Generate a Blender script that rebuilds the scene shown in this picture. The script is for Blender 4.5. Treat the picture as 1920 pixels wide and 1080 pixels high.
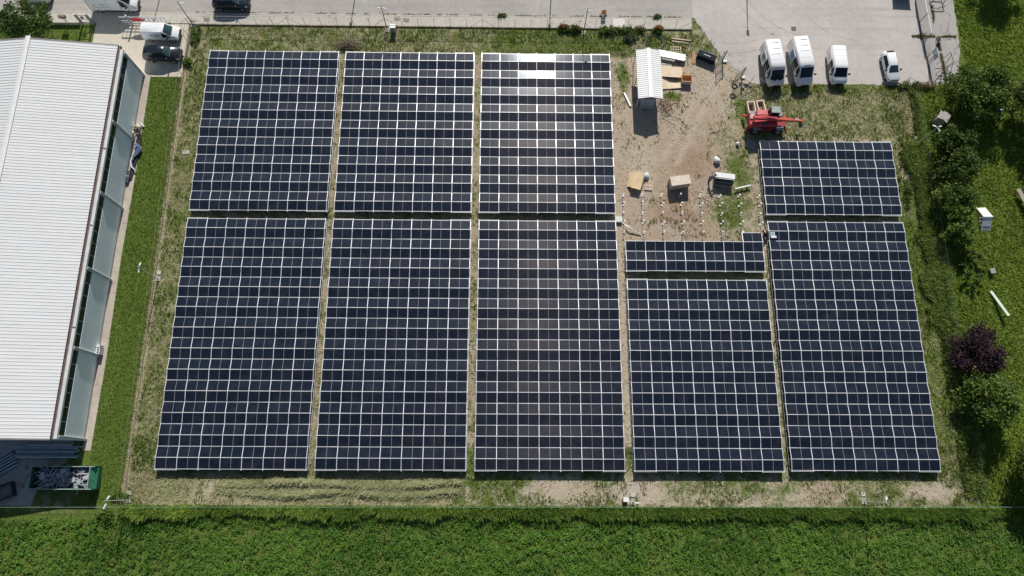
import bpy, math, random
import numpy as np
from math import sin, cos, tan, pi, radians, hypot, atan2
from mathutils import Vector, Matrix, Euler

for o in list(bpy.data.objects):
    bpy.data.objects.remove(o)
S = bpy.context.scene
C = S.collection
random.seed(7)
rng = np.random.default_rng(11)

# ------------------------------------------------------------------ camera, sky, sun, exposure
CAM = Vector((0.0, -25.0, 79.426))
FW = Vector((0.01065561, 0.26705818, -0.9636215))
RT = Vector((0.99992088, 0.00359741, 0.01205399))
UP = Vector((-0.00668566, 0.96367369, 0.26699871))
FPX = 1332.135
cd = bpy.data.cameras.new('camera')
cam = bpy.data.objects.new('camera', cd)
C.objects.link(cam)
cd.sensor_width = 36.0
cd.sensor_fit = 'HORIZONTAL'
cd.lens = 36.0 * FPX / 1920.0
cd.clip_start = 0.5
cd.clip_end = 6000
cam.matrix_world = Matrix(((RT.x, UP.x, -FW.x, CAM.x), (RT.y, UP.y, -FW.y, CAM.y), (RT.z, UP.z, -FW.z, CAM.z), (0, 0, 0, 1)))
S.camera = cam

SUN_EL, SUN_AZ = radians(38.0), radians(3.6)        # azimuth from +Y towards +X
W = bpy.data.worlds.new('World')
S.world = W
W.use_nodes = True
wn = W.node_tree
bg = wn.nodes['Background']
sky = wn.nodes.new('ShaderNodeTexSky')
sky.sky_type = 'NISHITA'
sky.sun_disc = False
sky.sun_elevation = SUN_EL
sky.sun_rotation = SUN_AZ
sky.air_density = 1.0
sky.dust_density = 0.8
wn.links.new(sky.outputs[0], bg.inputs[0])
bg.inputs[1].default_value = 0.062
sl = bpy.data.lights.new('sun', 'SUN')
sl.energy = 4.9
sl.angle = radians(0.55)
sl.color = (1.0, 0.95, 0.87)
sun = bpy.data.objects.new('sun', sl)
C.objects.link(sun)
SD = Vector((sin(SUN_AZ) * cos(SUN_EL), cos(SUN_AZ) * cos(SUN_EL), sin(SUN_EL)))
sun.rotation_euler = (-SD).to_track_quat('-Z', 'Y').to_euler()
sun.location = (0, 0, 100)
S.view_settings.view_transform = 'Standard'
S.view_settings.look = 'None'
S.view_settings.exposure = 0.0
S.view_settings.gamma = 1.0
S.view_settings.use_curve_mapping = False


def at(px, py, z=0.0):
    """place in the world seen at a photo pixel, at height z"""
    d = FW * FPX + RT * (px - 960) + UP * (540 - py)
    t = (z - CAM.z) / d.z
    return Vector((CAM.x + d.x * t, CAM.y + d.y * t, z))


# ------------------------------------------------------------------ materials
MATS = {}


def mat(name, col, rough=0.6, metal=0.0, var=0.12, scale=3.0, bump=0.0, bscale=20.0, col2=None, spec=0.5):
    if name in MATS:
        return MATS[name]
    m = bpy.data.materials.new(name)
    m.use_nodes = True
    nt = m.node_tree
    b = nt.nodes['Principled BSDF']
    b.inputs['Roughness'].default_value = rough
    b.inputs['Metallic'].default_value = metal
    b.inputs['Specular IOR Level'].default_value = spec
    g = nt.nodes.new('ShaderNodeNewGeometry')
    n = nt.nodes.new('ShaderNodeTexNoise')
    n.inputs['Scale'].default_value = scale
    n.inputs['Detail'].default_value = 5
    n.inputs['Roughness'].default_value = 0.65
    nt.links.new(g.outputs['Position'], n.inputs['Vector'])
    r = nt.nodes.new('ShaderNodeValToRGB')
    c2 = col2 or tuple(min(1, c * (1 + var)) for c in col)
    c1 = tuple(c * (1 - var) for c in col)
    r.color_ramp.elements[0].position = 0.32
    r.color_ramp.elements[1].position = 0.68
    r.color_ramp.elements[0].color = (*c1, 1)
    r.color_ramp.elements[1].color = (*c2, 1)
    nt.links.new(n.outputs[0], r.inputs[0])
    nt.links.new(r.outputs[0], b.inputs['Base Color'])
    if bump:
        n2 = nt.nodes.new('ShaderNodeTexNoise')
        n2.inputs['Scale'].default_value = bscale
        n2.inputs['Detail'].default_value = 4
        nt.links.new(g.outputs['Position'], n2.inputs['Vector'])
        bp = nt.nodes.new('ShaderNodeBump')
        bp.inputs['Strength'].default_value = bump
        bp.inputs['Distance'].default_value = 0.05
        nt.links.new(n2.outputs[0], bp.inputs['Height'])
        nt.links.new(bp.outputs[0], b.inputs['Normal'])
    MATS[name] = m
    return m


def leaf_mat(name, trans=0.3, rough=0.55, attr='col'):
    m = bpy.data.materials.new(name)
    m.use_nodes = True
    nt = m.node_tree
    b = nt.nodes['Principled BSDF']
    b.inputs['Roughness'].default_value = rough
    b.inputs['Specular IOR Level'].default_value = 0.25
    a = nt.nodes.new('ShaderNodeAttribute')
    a.attribute_name = attr
    nt.links.new(a.outputs['Color'], b.inputs['Base Color'])
    t = nt.nodes.new('ShaderNodeBsdfTranslucent')
    nt.links.new(a.outputs['Color'], t.inputs['Color'])
    mx = nt.nodes.new('ShaderNodeMixShader')
    mx.inputs[0].default_value = trans
    nt.links.new(b.outputs[0], mx.inputs[1])
    nt.links.new(t.outputs[0], mx.inputs[2])
    nt.links.new(mx.outputs[0], nt.nodes['Material Output'].inputs['Surface'])
    return m


def nd(nt, t, **kw):
    n = nt.nodes.new(t)
    for k, v in kw.items():
        setattr(n, k, v)
    return n


def math_(nt, op, a, b=None, c=None, clamp=False):
    n = nt.nodes.new('ShaderNodeMath')
    n.operation = op
    n.use_clamp = clamp
    for i, v in enumerate((a, b, c)):
        if v is None:
            continue
        if isinstance(v, (int, float)):
            n.inputs[i].default_value = v
        else:
            nt.links.new(v, n.inputs[i])
    return n.outputs[0]


def mixc(nt, f, a, b):
    n = nt.nodes.new('ShaderNodeMix')
    n.data_type = 'RGBA'
    for i, v in ((0, f), (6, a), (7, b)):
        if isinstance(v, (int, float)):
            n.inputs[i].default_value = v
        elif isinstance(v, tuple):
            n.inputs[i].default_value = (*v, 1) if len(v) == 3 else v
        else:
            nt.links.new(v, n.inputs[i])
    return n.outputs[2]


def noise(nt, scale, detail=4, rough=0.6, vec=None, dist=0.0):
    n = nt.nodes.new('ShaderNodeTexNoise')
    n.inputs['Scale'].default_value = scale
    n.inputs['Detail'].default_value = detail
    n.inputs['Roughness'].default_value = rough
    n.inputs['Distortion'].default_value = dist
    if vec is not None:
        nt.links.new(vec, n.inputs['Vector'])
    return n.outputs[0]


def ramp(nt, v, p0, p1):
    n = nt.nodes.new('ShaderNodeMapRange')
    n.inputs[1].default_value = p0
    n.inputs[2].default_value = p1
    nt.links.new(v, n.inputs[0])
    return n.outputs[0]


def module_material():
    m = bpy.data.materials.new('solar_cells')
    m.use_nodes = True
    nt = m.node_tree
    b = nt.nodes['Principled BSDF']
    uv = nd(nt, 'ShaderNodeUVMap')
    sp = nd(nt, 'ShaderNodeSeparateXYZ')
    nt.links.new(uv.outputs[0], sp.inputs[0])
    u, v = sp.outputs[0], sp.outputs[1]
    inf = nd(nt, 'ShaderNodeObjectInfo')
    rnd = inf.outputs['Random']
    # thin pale lines between the six cell rows, a broad pale gap at mid length
    fv = math_(nt, 'FRACT', math_(nt, 'MULTIPLY', v, 6.0))
    dv = math_(nt, 'ABSOLUTE', math_(nt, 'SUBTRACT', fv, 0.5))
    row = math_(nt, 'GREATER_THAN', dv, 0.465)
    fu = math_(nt, 'FRACT', math_(nt, 'MULTIPLY', u, 24.0))
    du = math_(nt, 'ABSOLUTE', math_(nt, 'SUBTRACT', fu, 0.5))
    colm = math_(nt, 'GREATER_THAN', du, 0.485)
    mid = math_(nt, 'LESS_THAN', math_(nt, 'ABSOLUTE', math_(nt, 'SUBTRACT', u, 0.5)), 0.0075)
    c0 = mixc(nt, rnd, (0.0028, 0.0035, 0.0050), (0.0070, 0.0095, 0.0150))
    c1 = mixc(nt, row, c0, (0.024, 0.030, 0.042))
    c1 = mixc(nt, math_(nt, 'MULTIPLY', colm, 0.6), c1, (0.03, 0.036, 0.05))
    c2 = mixc(nt, mid, c1, (0.33, 0.35, 0.38))
    g = nd(nt, 'ShaderNodeNewGeometry')
    dirt = noise(nt, 0.7, 5, 0.7, g.outputs['Position'])
    c3 = mixc(nt, math_(nt, 'MULTIPLY', ramp(nt, dirt, 0.45, 0.8), 0.06), c2, (0.35, 0.32, 0.27))
    nt.links.new(c3, b.inputs['Base Color'])
    b.inputs['Roughness'].default_value = 0.16
    b.inputs['IOR'].default_value = 2.15
    b.inputs['Specular Tint'].default_value = (0.74, 0.86, 1.0, 1)      # blue anti reflection coating
    nt.links.new(math_(nt, 'MULTIPLY_ADD', rnd, 0.035, 0.042), b.inputs['Roughness'])
    # rolled glass and cell fingers smear the sun into a streak across the rows
    gl = nd(nt, 'ShaderNodeBsdfAnisotropic')
    gl.inputs['Color'].default_value = (0.0029, 0.0024, 0.0022, 1)
    gl.inputs['Roughness'].default_value = 0.33
    gl.inputs['Anisotropy'].default_value = 0.66
    tg = nd(nt, 'ShaderNodeTangent')
    tg.direction_type = 'UV_MAP'
    nt.links.new(tg.outputs[0], gl.inputs['Tangent'])
    gl.inputs['Rotation'].default_value = 0.0
    ad = nd(nt, 'ShaderNodeAddShader')
    nt.links.new(b.outputs[0], ad.inputs[0])
    nt.links.new(gl.outputs[0], ad.inputs[1])
    nt.links.new(ad.outputs[0], nt.nodes['Material Output'].inputs['Surface'])
    return m


def ground_material():
    """grassland: zone weights painted on the sheet pick bare soil, straw, green grass or crop soil"""
    m = bpy.data.materials.new('grassland')
    m.use_nodes = True
    nt = m.node_tree
    b = nt.nodes['Principled BSDF']
    b.inputs['Roughness'].default_value = 0.95
    b.inputs['Specular IOR Level'].default_value = 0.1
    g = nd(nt, 'ShaderNodeNewGeometry')
    P = g.outputs['Position']
    a = nd(nt, 'ShaderNodeAttribute')
    a.attribute_name = 'zone'
    sp = nd(nt, 'ShaderNodeSeparateColor')
    nt.links.new(a.outputs['Color'], sp.inputs[0])
    gz, dz, rz = sp.outputs[0], sp.outputs[1], sp.outputs[2]
    n1 = noise(nt, 0.55, 6, 0.7, P, 0.5)
    n2 = noise(nt, 2.6, 6, 0.75, P, 0.8)
    n3 = noise(nt, 9.0, 4, 0.7, P, 0.3)
    nn = math_(nt, 'ADD', math_(nt, 'MULTIPLY', n1, 0.45), math_(nt, 'ADD', math_(nt, 'MULTIPLY', n2, 0.35), math_(nt, 'MULTIPLY', n3, 0.2)))
    soil = mixc(nt, ramp(nt, n2, 0.3, 0.7), (0.42, 0.345, 0.25), (0.60, 0.52, 0.41))
    soil = mixc(nt, math_(nt, 'MULTIPLY', rz, ramp(nt, n1, 0.12, 0.52)), soil, (0.32, 0.205, 0.135))
    soil = mixc(nt, math_(nt, 'MULTIPLY', ramp(nt, n3, 0.55, 0.75), 0.5), soil, (0.25, 0.195, 0.135))
    straw = mixc(nt, ramp(nt, n3, 0.35, 0.65), (0.21, 0.20, 0.095), (0.50, 0.465, 0.315))
    grn = mixc(nt, ramp(nt, n2, 0.3, 0.7), (0.060, 0.100, 0.016), (0.165, 0.225, 0.050))
    grn = mixc(nt, math_(nt, 'MULTIPLY', ramp(nt, n3, 0.5, 0.7), 0.4), grn, (0.20, 0.20, 0.07))
    kd = math_(nt, 'MULTIPLY', math_(nt, 'ADD', dz, math_(nt, 'MULTIPLY', math_(nt, 'SUBTRACT', nn, 0.5), 2.2)), 1.0)
    f1 = ramp(nt, kd, 0.35, 0.65)
    ng = noise(nt, 0.28, 5, 0.7, P, 1.2)
    soil = mixc(nt, math_(nt, 'MULTIPLY', ramp(nt, ng, 0.5, 0.7), 0.6), soil, (0.52, 0.49, 0.44))
    nd2 = noise(nt, 1.3, 7, 0.8, P, 1.5)
    soil = mixc(nt, math_(nt, 'MULTIPLY', ramp(nt, nd2, 0.58, 0.72), 0.45), soil, (0.22, 0.18, 0.13))
    c = mixc(nt, f1, soil, straw)
    n1b = noise(nt, 0.75, 6, 0.75, P, 1.0)
    kg = math_(nt, 'ADD', gz, math_(nt, 'MULTIPLY', math_(nt, 'SUBTRACT', math_(nt, 'ADD', math_(nt, 'MULTIPLY', n1b, 0.6), math_(nt, 'MULTIPLY', n3, 0.4)), 0.5), 2.4))
    f2 = ramp(nt, kg, 0.36, 0.64)
    c = mixc(nt, f2, c, grn)
    nt.links.new(c, b.inputs['Base Color'])
    bp = nd(nt, 'ShaderNodeBump')
    bp.inputs['Strength'].default_value = 0.9
    bp.inputs['Distance'].default_value = 0.12
    nt.links.new(math_(nt, 'ADD', math_(nt, 'MULTIPLY', n2, 0.6), n3), bp.inputs['Height'])
    nt.links.new(bp.outputs[0], b.inputs['Normal'])
    return m


def paving_material(name, c1, c2, crack=0.0, stain=(0.2, 0.19, 0.175), joint=None, streak=0.0):
    m = bpy.data.materials.new(name)
    m.use_nodes = True
    nt = m.node_tree
    b = nt.nodes['Principled BSDF']
    b.inputs['Roughness'].default_value = 0.9
    b.inputs['Specular IOR Level'].default_value = 0.25
    g = nd(nt, 'ShaderNodeNewGeometry')
    P = g.outputs['Position']
    n1 = noise(nt, 0.16, 6, 0.65, P, 0.6)
    n2 = noise(nt, 1.6, 6, 0.7, P, 0.3)
    n3 = noise(nt, 22, 3, 0.7, P)
    c = mixc(nt, ramp(nt, n1, 0.3, 0.7), c1, c2)
    c = mixc(nt, math_(nt, 'MULTIPLY', ramp(nt, n2, 0.48, 0.76), 0.6), c, stain)
    c = mixc(nt, math_(nt, 'MULTIPLY', ramp(nt, n3, 0.5, 0.8), 0.25), c, stain)
    if streak:
        mp = nd(nt, 'ShaderNodeMapping')
        mp.inputs['Scale'].default_value = (0.05, 0.9, 1)
        nt.links.new(P, mp.inputs[0])
        ns = noise(nt, 1.0, 4, 0.6, mp.outputs[0])
        c = mixc(nt, math_(nt, 'MULTIPLY', ramp(nt, ns, 0.5, 0.75), streak), c, stain)
    if crack:
        v = nd(nt, 'ShaderNodeTexVoronoi')
        v.feature = 'DISTANCE_TO_EDGE'
        v.inputs['Scale'].default_value = 0.12
        ds = nd(nt, 'ShaderNodeVectorMath')
        ds.operation = 'ADD'
        nz = nd(nt, 'ShaderNodeTexNoise')
        nz.inputs['Scale'].default_value = 0.6
        nt.links.new(P, nz.inputs['Vector'])
        sc = nd(nt, 'ShaderNodeVectorMath')
        sc.operation = 'SCALE'
        sc.inputs['Scale'].default_value = 3.0
        nt.links.new(nz.outputs['Color'], sc.inputs[0])
        nt.links.new(P, ds.inputs[0])
        nt.links.new(sc.outputs[0], ds.inputs[1])
        nt.links.new(ds.outputs[0], v.inputs['Vector'])
        ck = math_(nt, 'LESS_THAN', v.outputs[0], 0.006)
        c = mixc(nt, math_(nt, 'MULTIPLY', ck, crack), c, (0.10, 0.09, 0.075))
    nt.links.new(c, b.inputs['Base Color'])
    bp = nd(nt, 'ShaderNodeBump')
    bp.inputs['Strength'].default_value = 0.25
    bp.inputs['Distance'].default_value = 0.02
    nt.links.new(n3, bp.inputs['Height'])
    nt.links.new(bp.outputs[0], b.inputs['Normal'])
    return m


def roof_material():
    m = bpy.data.materials.new('roof_sheet')
    m.use_nodes = True
    nt = m.node_tree
    b = nt.nodes['Principled BSDF']
    b.inputs['Roughness'].default_value = 0.55
    g = nd(nt, 'ShaderNodeNewGeometry')
    mp = nd(nt, 'ShaderNodeMapping')
    mp.inputs['Scale'].default_value = (0.12, 2.6, 1)
    nt.links.new(g.outputs['Position'], mp.inputs[0])
    st = noise(nt, 1.0, 5, 0.7, mp.outputs[0])
    big = noise(nt, 0.25, 4, 0.6, g.outputs['Position'], 0.5)
    spot = noise(nt, 2.2, 6, 0.8, g.outputs['Position'])
    c = mixc(nt, ramp(nt, st, 0.3, 0.75), (0.75, 0.765, 0.775), (0.64, 0.655, 0.665))
    c = mixc(nt, math_(nt, 'MULTIPLY', ramp(nt, big, 0.4, 0.75), 0.5), c, (0.70, 0.70, 0.68))
    c = mixc(nt, math_(nt, 'MULTIPLY', ramp(nt, spot, 0.68, 0.8), 0.4), c, (0.55, 0.54, 0.51))
    nt.links.new(c, b.inputs['Base Color'])
    return m


def glass_mat(name, col, rough=0.05):
    return mat(name, col, rough, 0.0, 0.08, 1.0, spec=0.35)


M_ALU = mat('aluminium', (0.88, 0.89, 0.90), 0.42, 0.25, 0.05)
M_ALUDK = mat('module_frame', (0.28, 0.295, 0.31), 0.45, 0.25, 0.05)
M_GALV = mat('galvanised', (0.62, 0.64, 0.65), 0.45, 0.35, 0.12, 4)
M_STEELDK = mat('dark_steel', (0.09, 0.10, 0.11), 0.5, 0.3, 0.2, 4)
M_GREENST = mat('green_steel', (0.06, 0.13, 0.09), 0.5, 0.1, 0.2, 4)
M_WHITE = mat('white_paint', (0.80, 0.80, 0.79), 0.4, 0, 0.04, 2)
M_VAN = mat('van_paint', (0.82, 0.83, 0.84), 0.22, 0, 0.03, 1.5)
M_BLACKP = mat('black_paint', (0.012, 0.016, 0.022), 0.15, 0, 0.2, 1.5, spec=0.7)
M_NAVYP = mat('dark_blue_paint', (0.014, 0.022, 0.034), 0.15, 0, 0.2, 1.5, spec=0.7)
M_PLAST = mat('black_plastic', (0.02, 0.02, 0.022), 0.6, 0, 0.2, 3)
M_TYRE = mat('rubber', (0.018, 0.018, 0.018), 0.85, 0, 0.25, 6)
M_RIM = mat('rim', (0.45, 0.46, 0.47), 0.35, 0.6, 0.1, 4)
M_GLASS = glass_mat('dark_glass', (0.010, 0.016, 0.024))
M_GLASSB = glass_mat('teal_glass', (0.035, 0.075, 0.085))
M_LAMP = mat('headlamp', (0.55, 0.58, 0.6), 0.1, 0.2, 0.1, 4)
M_REDL = mat('tail_lamp', (0.35, 0.02, 0.02), 0.2, 0, 0.1, 4)
M_RED = mat('red_paint', (0.46, 0.06, 0.065), 0.5, 0, 0.28, 2.2)
M_ORANGE = mat('orange_paint', (0.68, 0.22, 0.035), 0.45, 0, 0.2, 5)
M_WOOD = mat('pale_wood', (0.56, 0.46, 0.33), 0.8, 0, 0.2, 4)
M_OLDWOOD = mat('grey_wood', (0.36, 0.32, 0.27), 0.85, 0, 0.25, 4)
M_CARD = mat('cardboard', (0.64, 0.49, 0.30), 0.85, 0, 0.10, 1.5)
M_CARDP = mat('pale_cardboard', (0.72, 0.58, 0.42), 0.85, 0, 0.10, 1.5)
M_CONC = mat('concrete', (0.52, 0.49, 0.44), 0.9, 0, 0.18, 2.5, 0.3, 30)
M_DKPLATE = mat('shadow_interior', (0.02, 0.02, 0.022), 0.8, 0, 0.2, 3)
M_BROWN = mat('brown_gutter', (0.115, 0.075, 0.065), 0.6, 0, 0.35, 2.0)
M_BARK = mat('bark', (0.10, 0.075, 0.05), 0.9, 0, 0.3, 6, 0.6, 15)
M_SKIN = mat('skin', (0.50, 0.30, 0.21), 0.6, 0, 0.06, 8)
M_LEAF = leaf_mat('foliage', 0.32)
M_GRASSB = leaf_mat('grass_blades', 0.35, 0.7)
M_CELL = module_material()


# ------------------------------------------------------------------ mesh helpers
class MB:
    def __init__(self):
        self.v, self.f, self.m = [], [], []

    def add(self, vs, fs, mi=0):
        b = len(self.v)
        self.v += [tuple(p) for p in vs]
        self.f += [tuple(b + i for i in f) for f in fs]
        self.m += [mi] * len(fs)
        return self

    def box(self, x0, x1, y0, y1, z0, z1, mi=0, M=None):
        p = [(x, y, z) for z in (z0, z1) for y in (y0, y1) for x in (x0, x1)]
        if M is not None:
            p = [M @ Vector(q) for q in p]
        return self.add(p, [(0, 2, 3, 1), (4, 5, 7, 6), (0, 1, 5, 4), (2, 6, 7, 3), (0, 4, 6, 2), (1, 3, 7, 5)], mi)

    def bar(self, a, b, w, h=None, mi=0, up=(0, 0, 1)):
        a, b = Vector(a), Vector(b)
        h = h or w
        d = (b - a).normalized()
        u = Vector(up)
        if abs(d.dot(u)) > 0.98:
            u = Vector((0, 1, 0))
        s = d.cross(u).normalized()
        t = s.cross(d).normalized()
        p = []
        for q in (a, b):
            for (i, j) in ((-1, -1), (1, -1), (1, 1), (-1, 1)):
                p.append(q + s * (i * w / 2) + t * (j * h / 2))
        return self.add(p, [(3, 2, 1, 0), (4, 5, 6, 7), (0, 1, 5, 4), (1, 2, 6, 5), (2, 3, 7, 6), (3, 0, 4, 7)], mi)

    def tube(self, pts, r, n=6, mi=0, caps=True):
        pts = [Vector(p) for p in pts]
        rs = r if isinstance(r, (list, tuple)) else [r] * len(pts)
        vs, fs = [], []
        for i, p in enumerate(pts):
            d = (pts[min(i + 1, len(pts) - 1)] - pts[max(i - 1, 0)]).normalized()
            u = Vector((0, 0, 1)) if abs(d.z) < 0.9 else Vector((0, 1, 0))
            s = d.cross(u).normalized()
            t = s.cross(d)
            for k in range(n):
                a = 2 * pi * k / n
                vs.append(p + s * (cos(a) * rs[i]) + t * (sin(a) * rs[i]))
        for i in range(len(pts) - 1):
            for k in range(n):
                fs.append((i * n + k, i * n + (k + 1) % n, (i + 1) * n + (k + 1) % n, (i + 1) * n + k))
        if caps:
            fs.append(tuple(range(n - 1, -1, -1)))
            fs.append(tuple((len(pts) - 1) * n + k for k in range(n)))
        return self.add(vs, fs, mi)

    def prism(self, poly, z0, z1, mi=0):
        n = len(poly)
        vs = [(x, y, z0) for x, y in poly] + [(x, y, z1) for x, y in poly]
        fs = [tuple(range(n - 1, -1, -1)), tuple(range(n, 2 * n))]
        fs += [(i, (i + 1) % n, n + (i + 1) % n, n + i) for i in range(n)]
        return self.add(vs, fs, mi)

    def build(self, name, mats, parent=None, loc=None, smooth=False, bevel=0.0):
        me = bpy.data.meshes.new(name)
        me.from_pydata(self.v, [], self.f)
        if not isinstance(mats, (list, tuple)):
            mats = [mats]
        for m in mats:
            me.materials.append(m)
        if len(mats) > 1:
            me.polygons.foreach_set('material_index', self.m)
        if smooth:
            me.polygons.foreach_set('use_smooth', [True] * len(me.polygons))
        me.update()
        o = bpy.data.objects.new(name, me)
        C.objects.link(o)
        if parent is not None:
            o.parent = parent
        if loc is not None:
            o.location = loc
        if bevel:
            bv = o.modifiers.new('bevel', 'BEVEL')
            bv.width = bevel
            bv.segments = 2
            bv.limit_method = 'ANGLE'
        return o


def thing(name, label, cat, loc=(0, 0, 0), rz=0.0, group=None):
    o = bpy.data.objects.new(name, None)
    C.objects.link(o)
    o.empty_display_size = 0.3
    o.location = loc
    o.rotation_euler = (0, 0, rz)
    return tag(o, label, cat, group)


def tag(o, label, cat, group=None):
    o['label'] = label
    o['category'] = cat
    if group:
        o['group'] = group
    return o


def struct(o, label=None):
    o['kind'] = 'structure'
    if label:
        o['label'] = label
    return o


def stuff(o, label, cat):
    o['kind'] = 'stuff'
    o['label'] = label
    o['category'] = cat
    return o


def inst(name, me, parent, loc=(0, 0, 0), rot=(0, 0, 0)):
    o = bpy.data.objects.new(name, me)
    C.objects.link(o)
    o.parent = parent
    o.location = loc
    o.rotation_euler = rot
    return o


def arrays_mesh(name, verts, faces_n, loops, cols, material, parent=None):
    """fast mesh from numpy arrays: verts (N,3), loops flat indices, faces_n verts per face"""
    me = bpy.data.meshes.new(name)
    nf = len(loops) // faces_n
    me.vertices.add(len(verts))
    me.vertices.foreach_set('co', np.asarray(verts, np.float32).ravel())
    me.loops.add(len(loops))
    me.loops.foreach_set('vertex_index', np.asarray(loops, np.int32))
    me.polygons.add(nf)
    me.polygons.foreach_set('loop_start', np.arange(0, nf * faces_n, faces_n, dtype=np.int32))
    me.polygons.foreach_set('loop_total', np.full(nf, faces_n, np.int32))
    if cols is not None:
        at_ = me.color_attributes.new('col', 'FLOAT_COLOR', 'POINT')
        c4 = np.ones((len(verts), 4), np.float32)
        c4[:, :3] = cols
        at_.data.foreach_set('color', c4.ravel())
    me.materials.append(material)
    me.update(calc_edges=True)
    o = bpy.data.objects.new(name, me)
    C.objects.link(o)
    if parent is not None:
        o.parent = parent
    return o


# smooth value noise for masks
_nt = rng.random((256, 256))


def vnoise(x, y, s):
    x = np.asarray(x) / s + 57.3
    y = np.asarray(y) / s + 91.7
    xi, yi = np.floor(x).astype(int), np.floor(y).astype(int)
    fx, fy = x - xi, y - yi
    fx, fy = fx * fx * (3 - 2 * fx), fy * fy * (3 - 2 * fy)
    a = _nt[xi % 256, yi % 256]
    b = _nt[(xi + 1) % 256, yi % 256]
    c = _nt[xi % 256, (yi + 1) % 256]
    d = _nt[(xi + 1) % 256, (yi + 1) % 256]
    return (a * (1 - fx) + b * fx) * (1 - fy) + (c * (1 - fx) + d * fx) * fy


def fbm(x, y, s):
    return vnoise(x, y, s) * 0.5 + vnoise(x, y, s / 2.1) * 0.3 + vnoise(x, y, s / 4.3) * 0.2


# ------------------------------------------------------------------ the setting: ground, roads, paving
def sstep(v, a, b):
    t = np.clip((v - a) / (b - a), 0, 1)
    return t * t * (3 - 2 * t)


def inbox(x, y, x0, x1, y0, y1, s=0.5):
    return sstep(x, x0 - s, x0 + s) * (1 - sstep(x, x1 - s, x1 + s)) * sstep(y, y0 - s, y0 + s) * (1 - sstep(y, y1 - s, y1 + s))


def blob(x, y, cx, cy, rx, ry):
    d = ((x - cx) / rx) ** 2 + ((y - cy) / ry) ** 2
    return np.exp(-d * 1.2)


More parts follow.
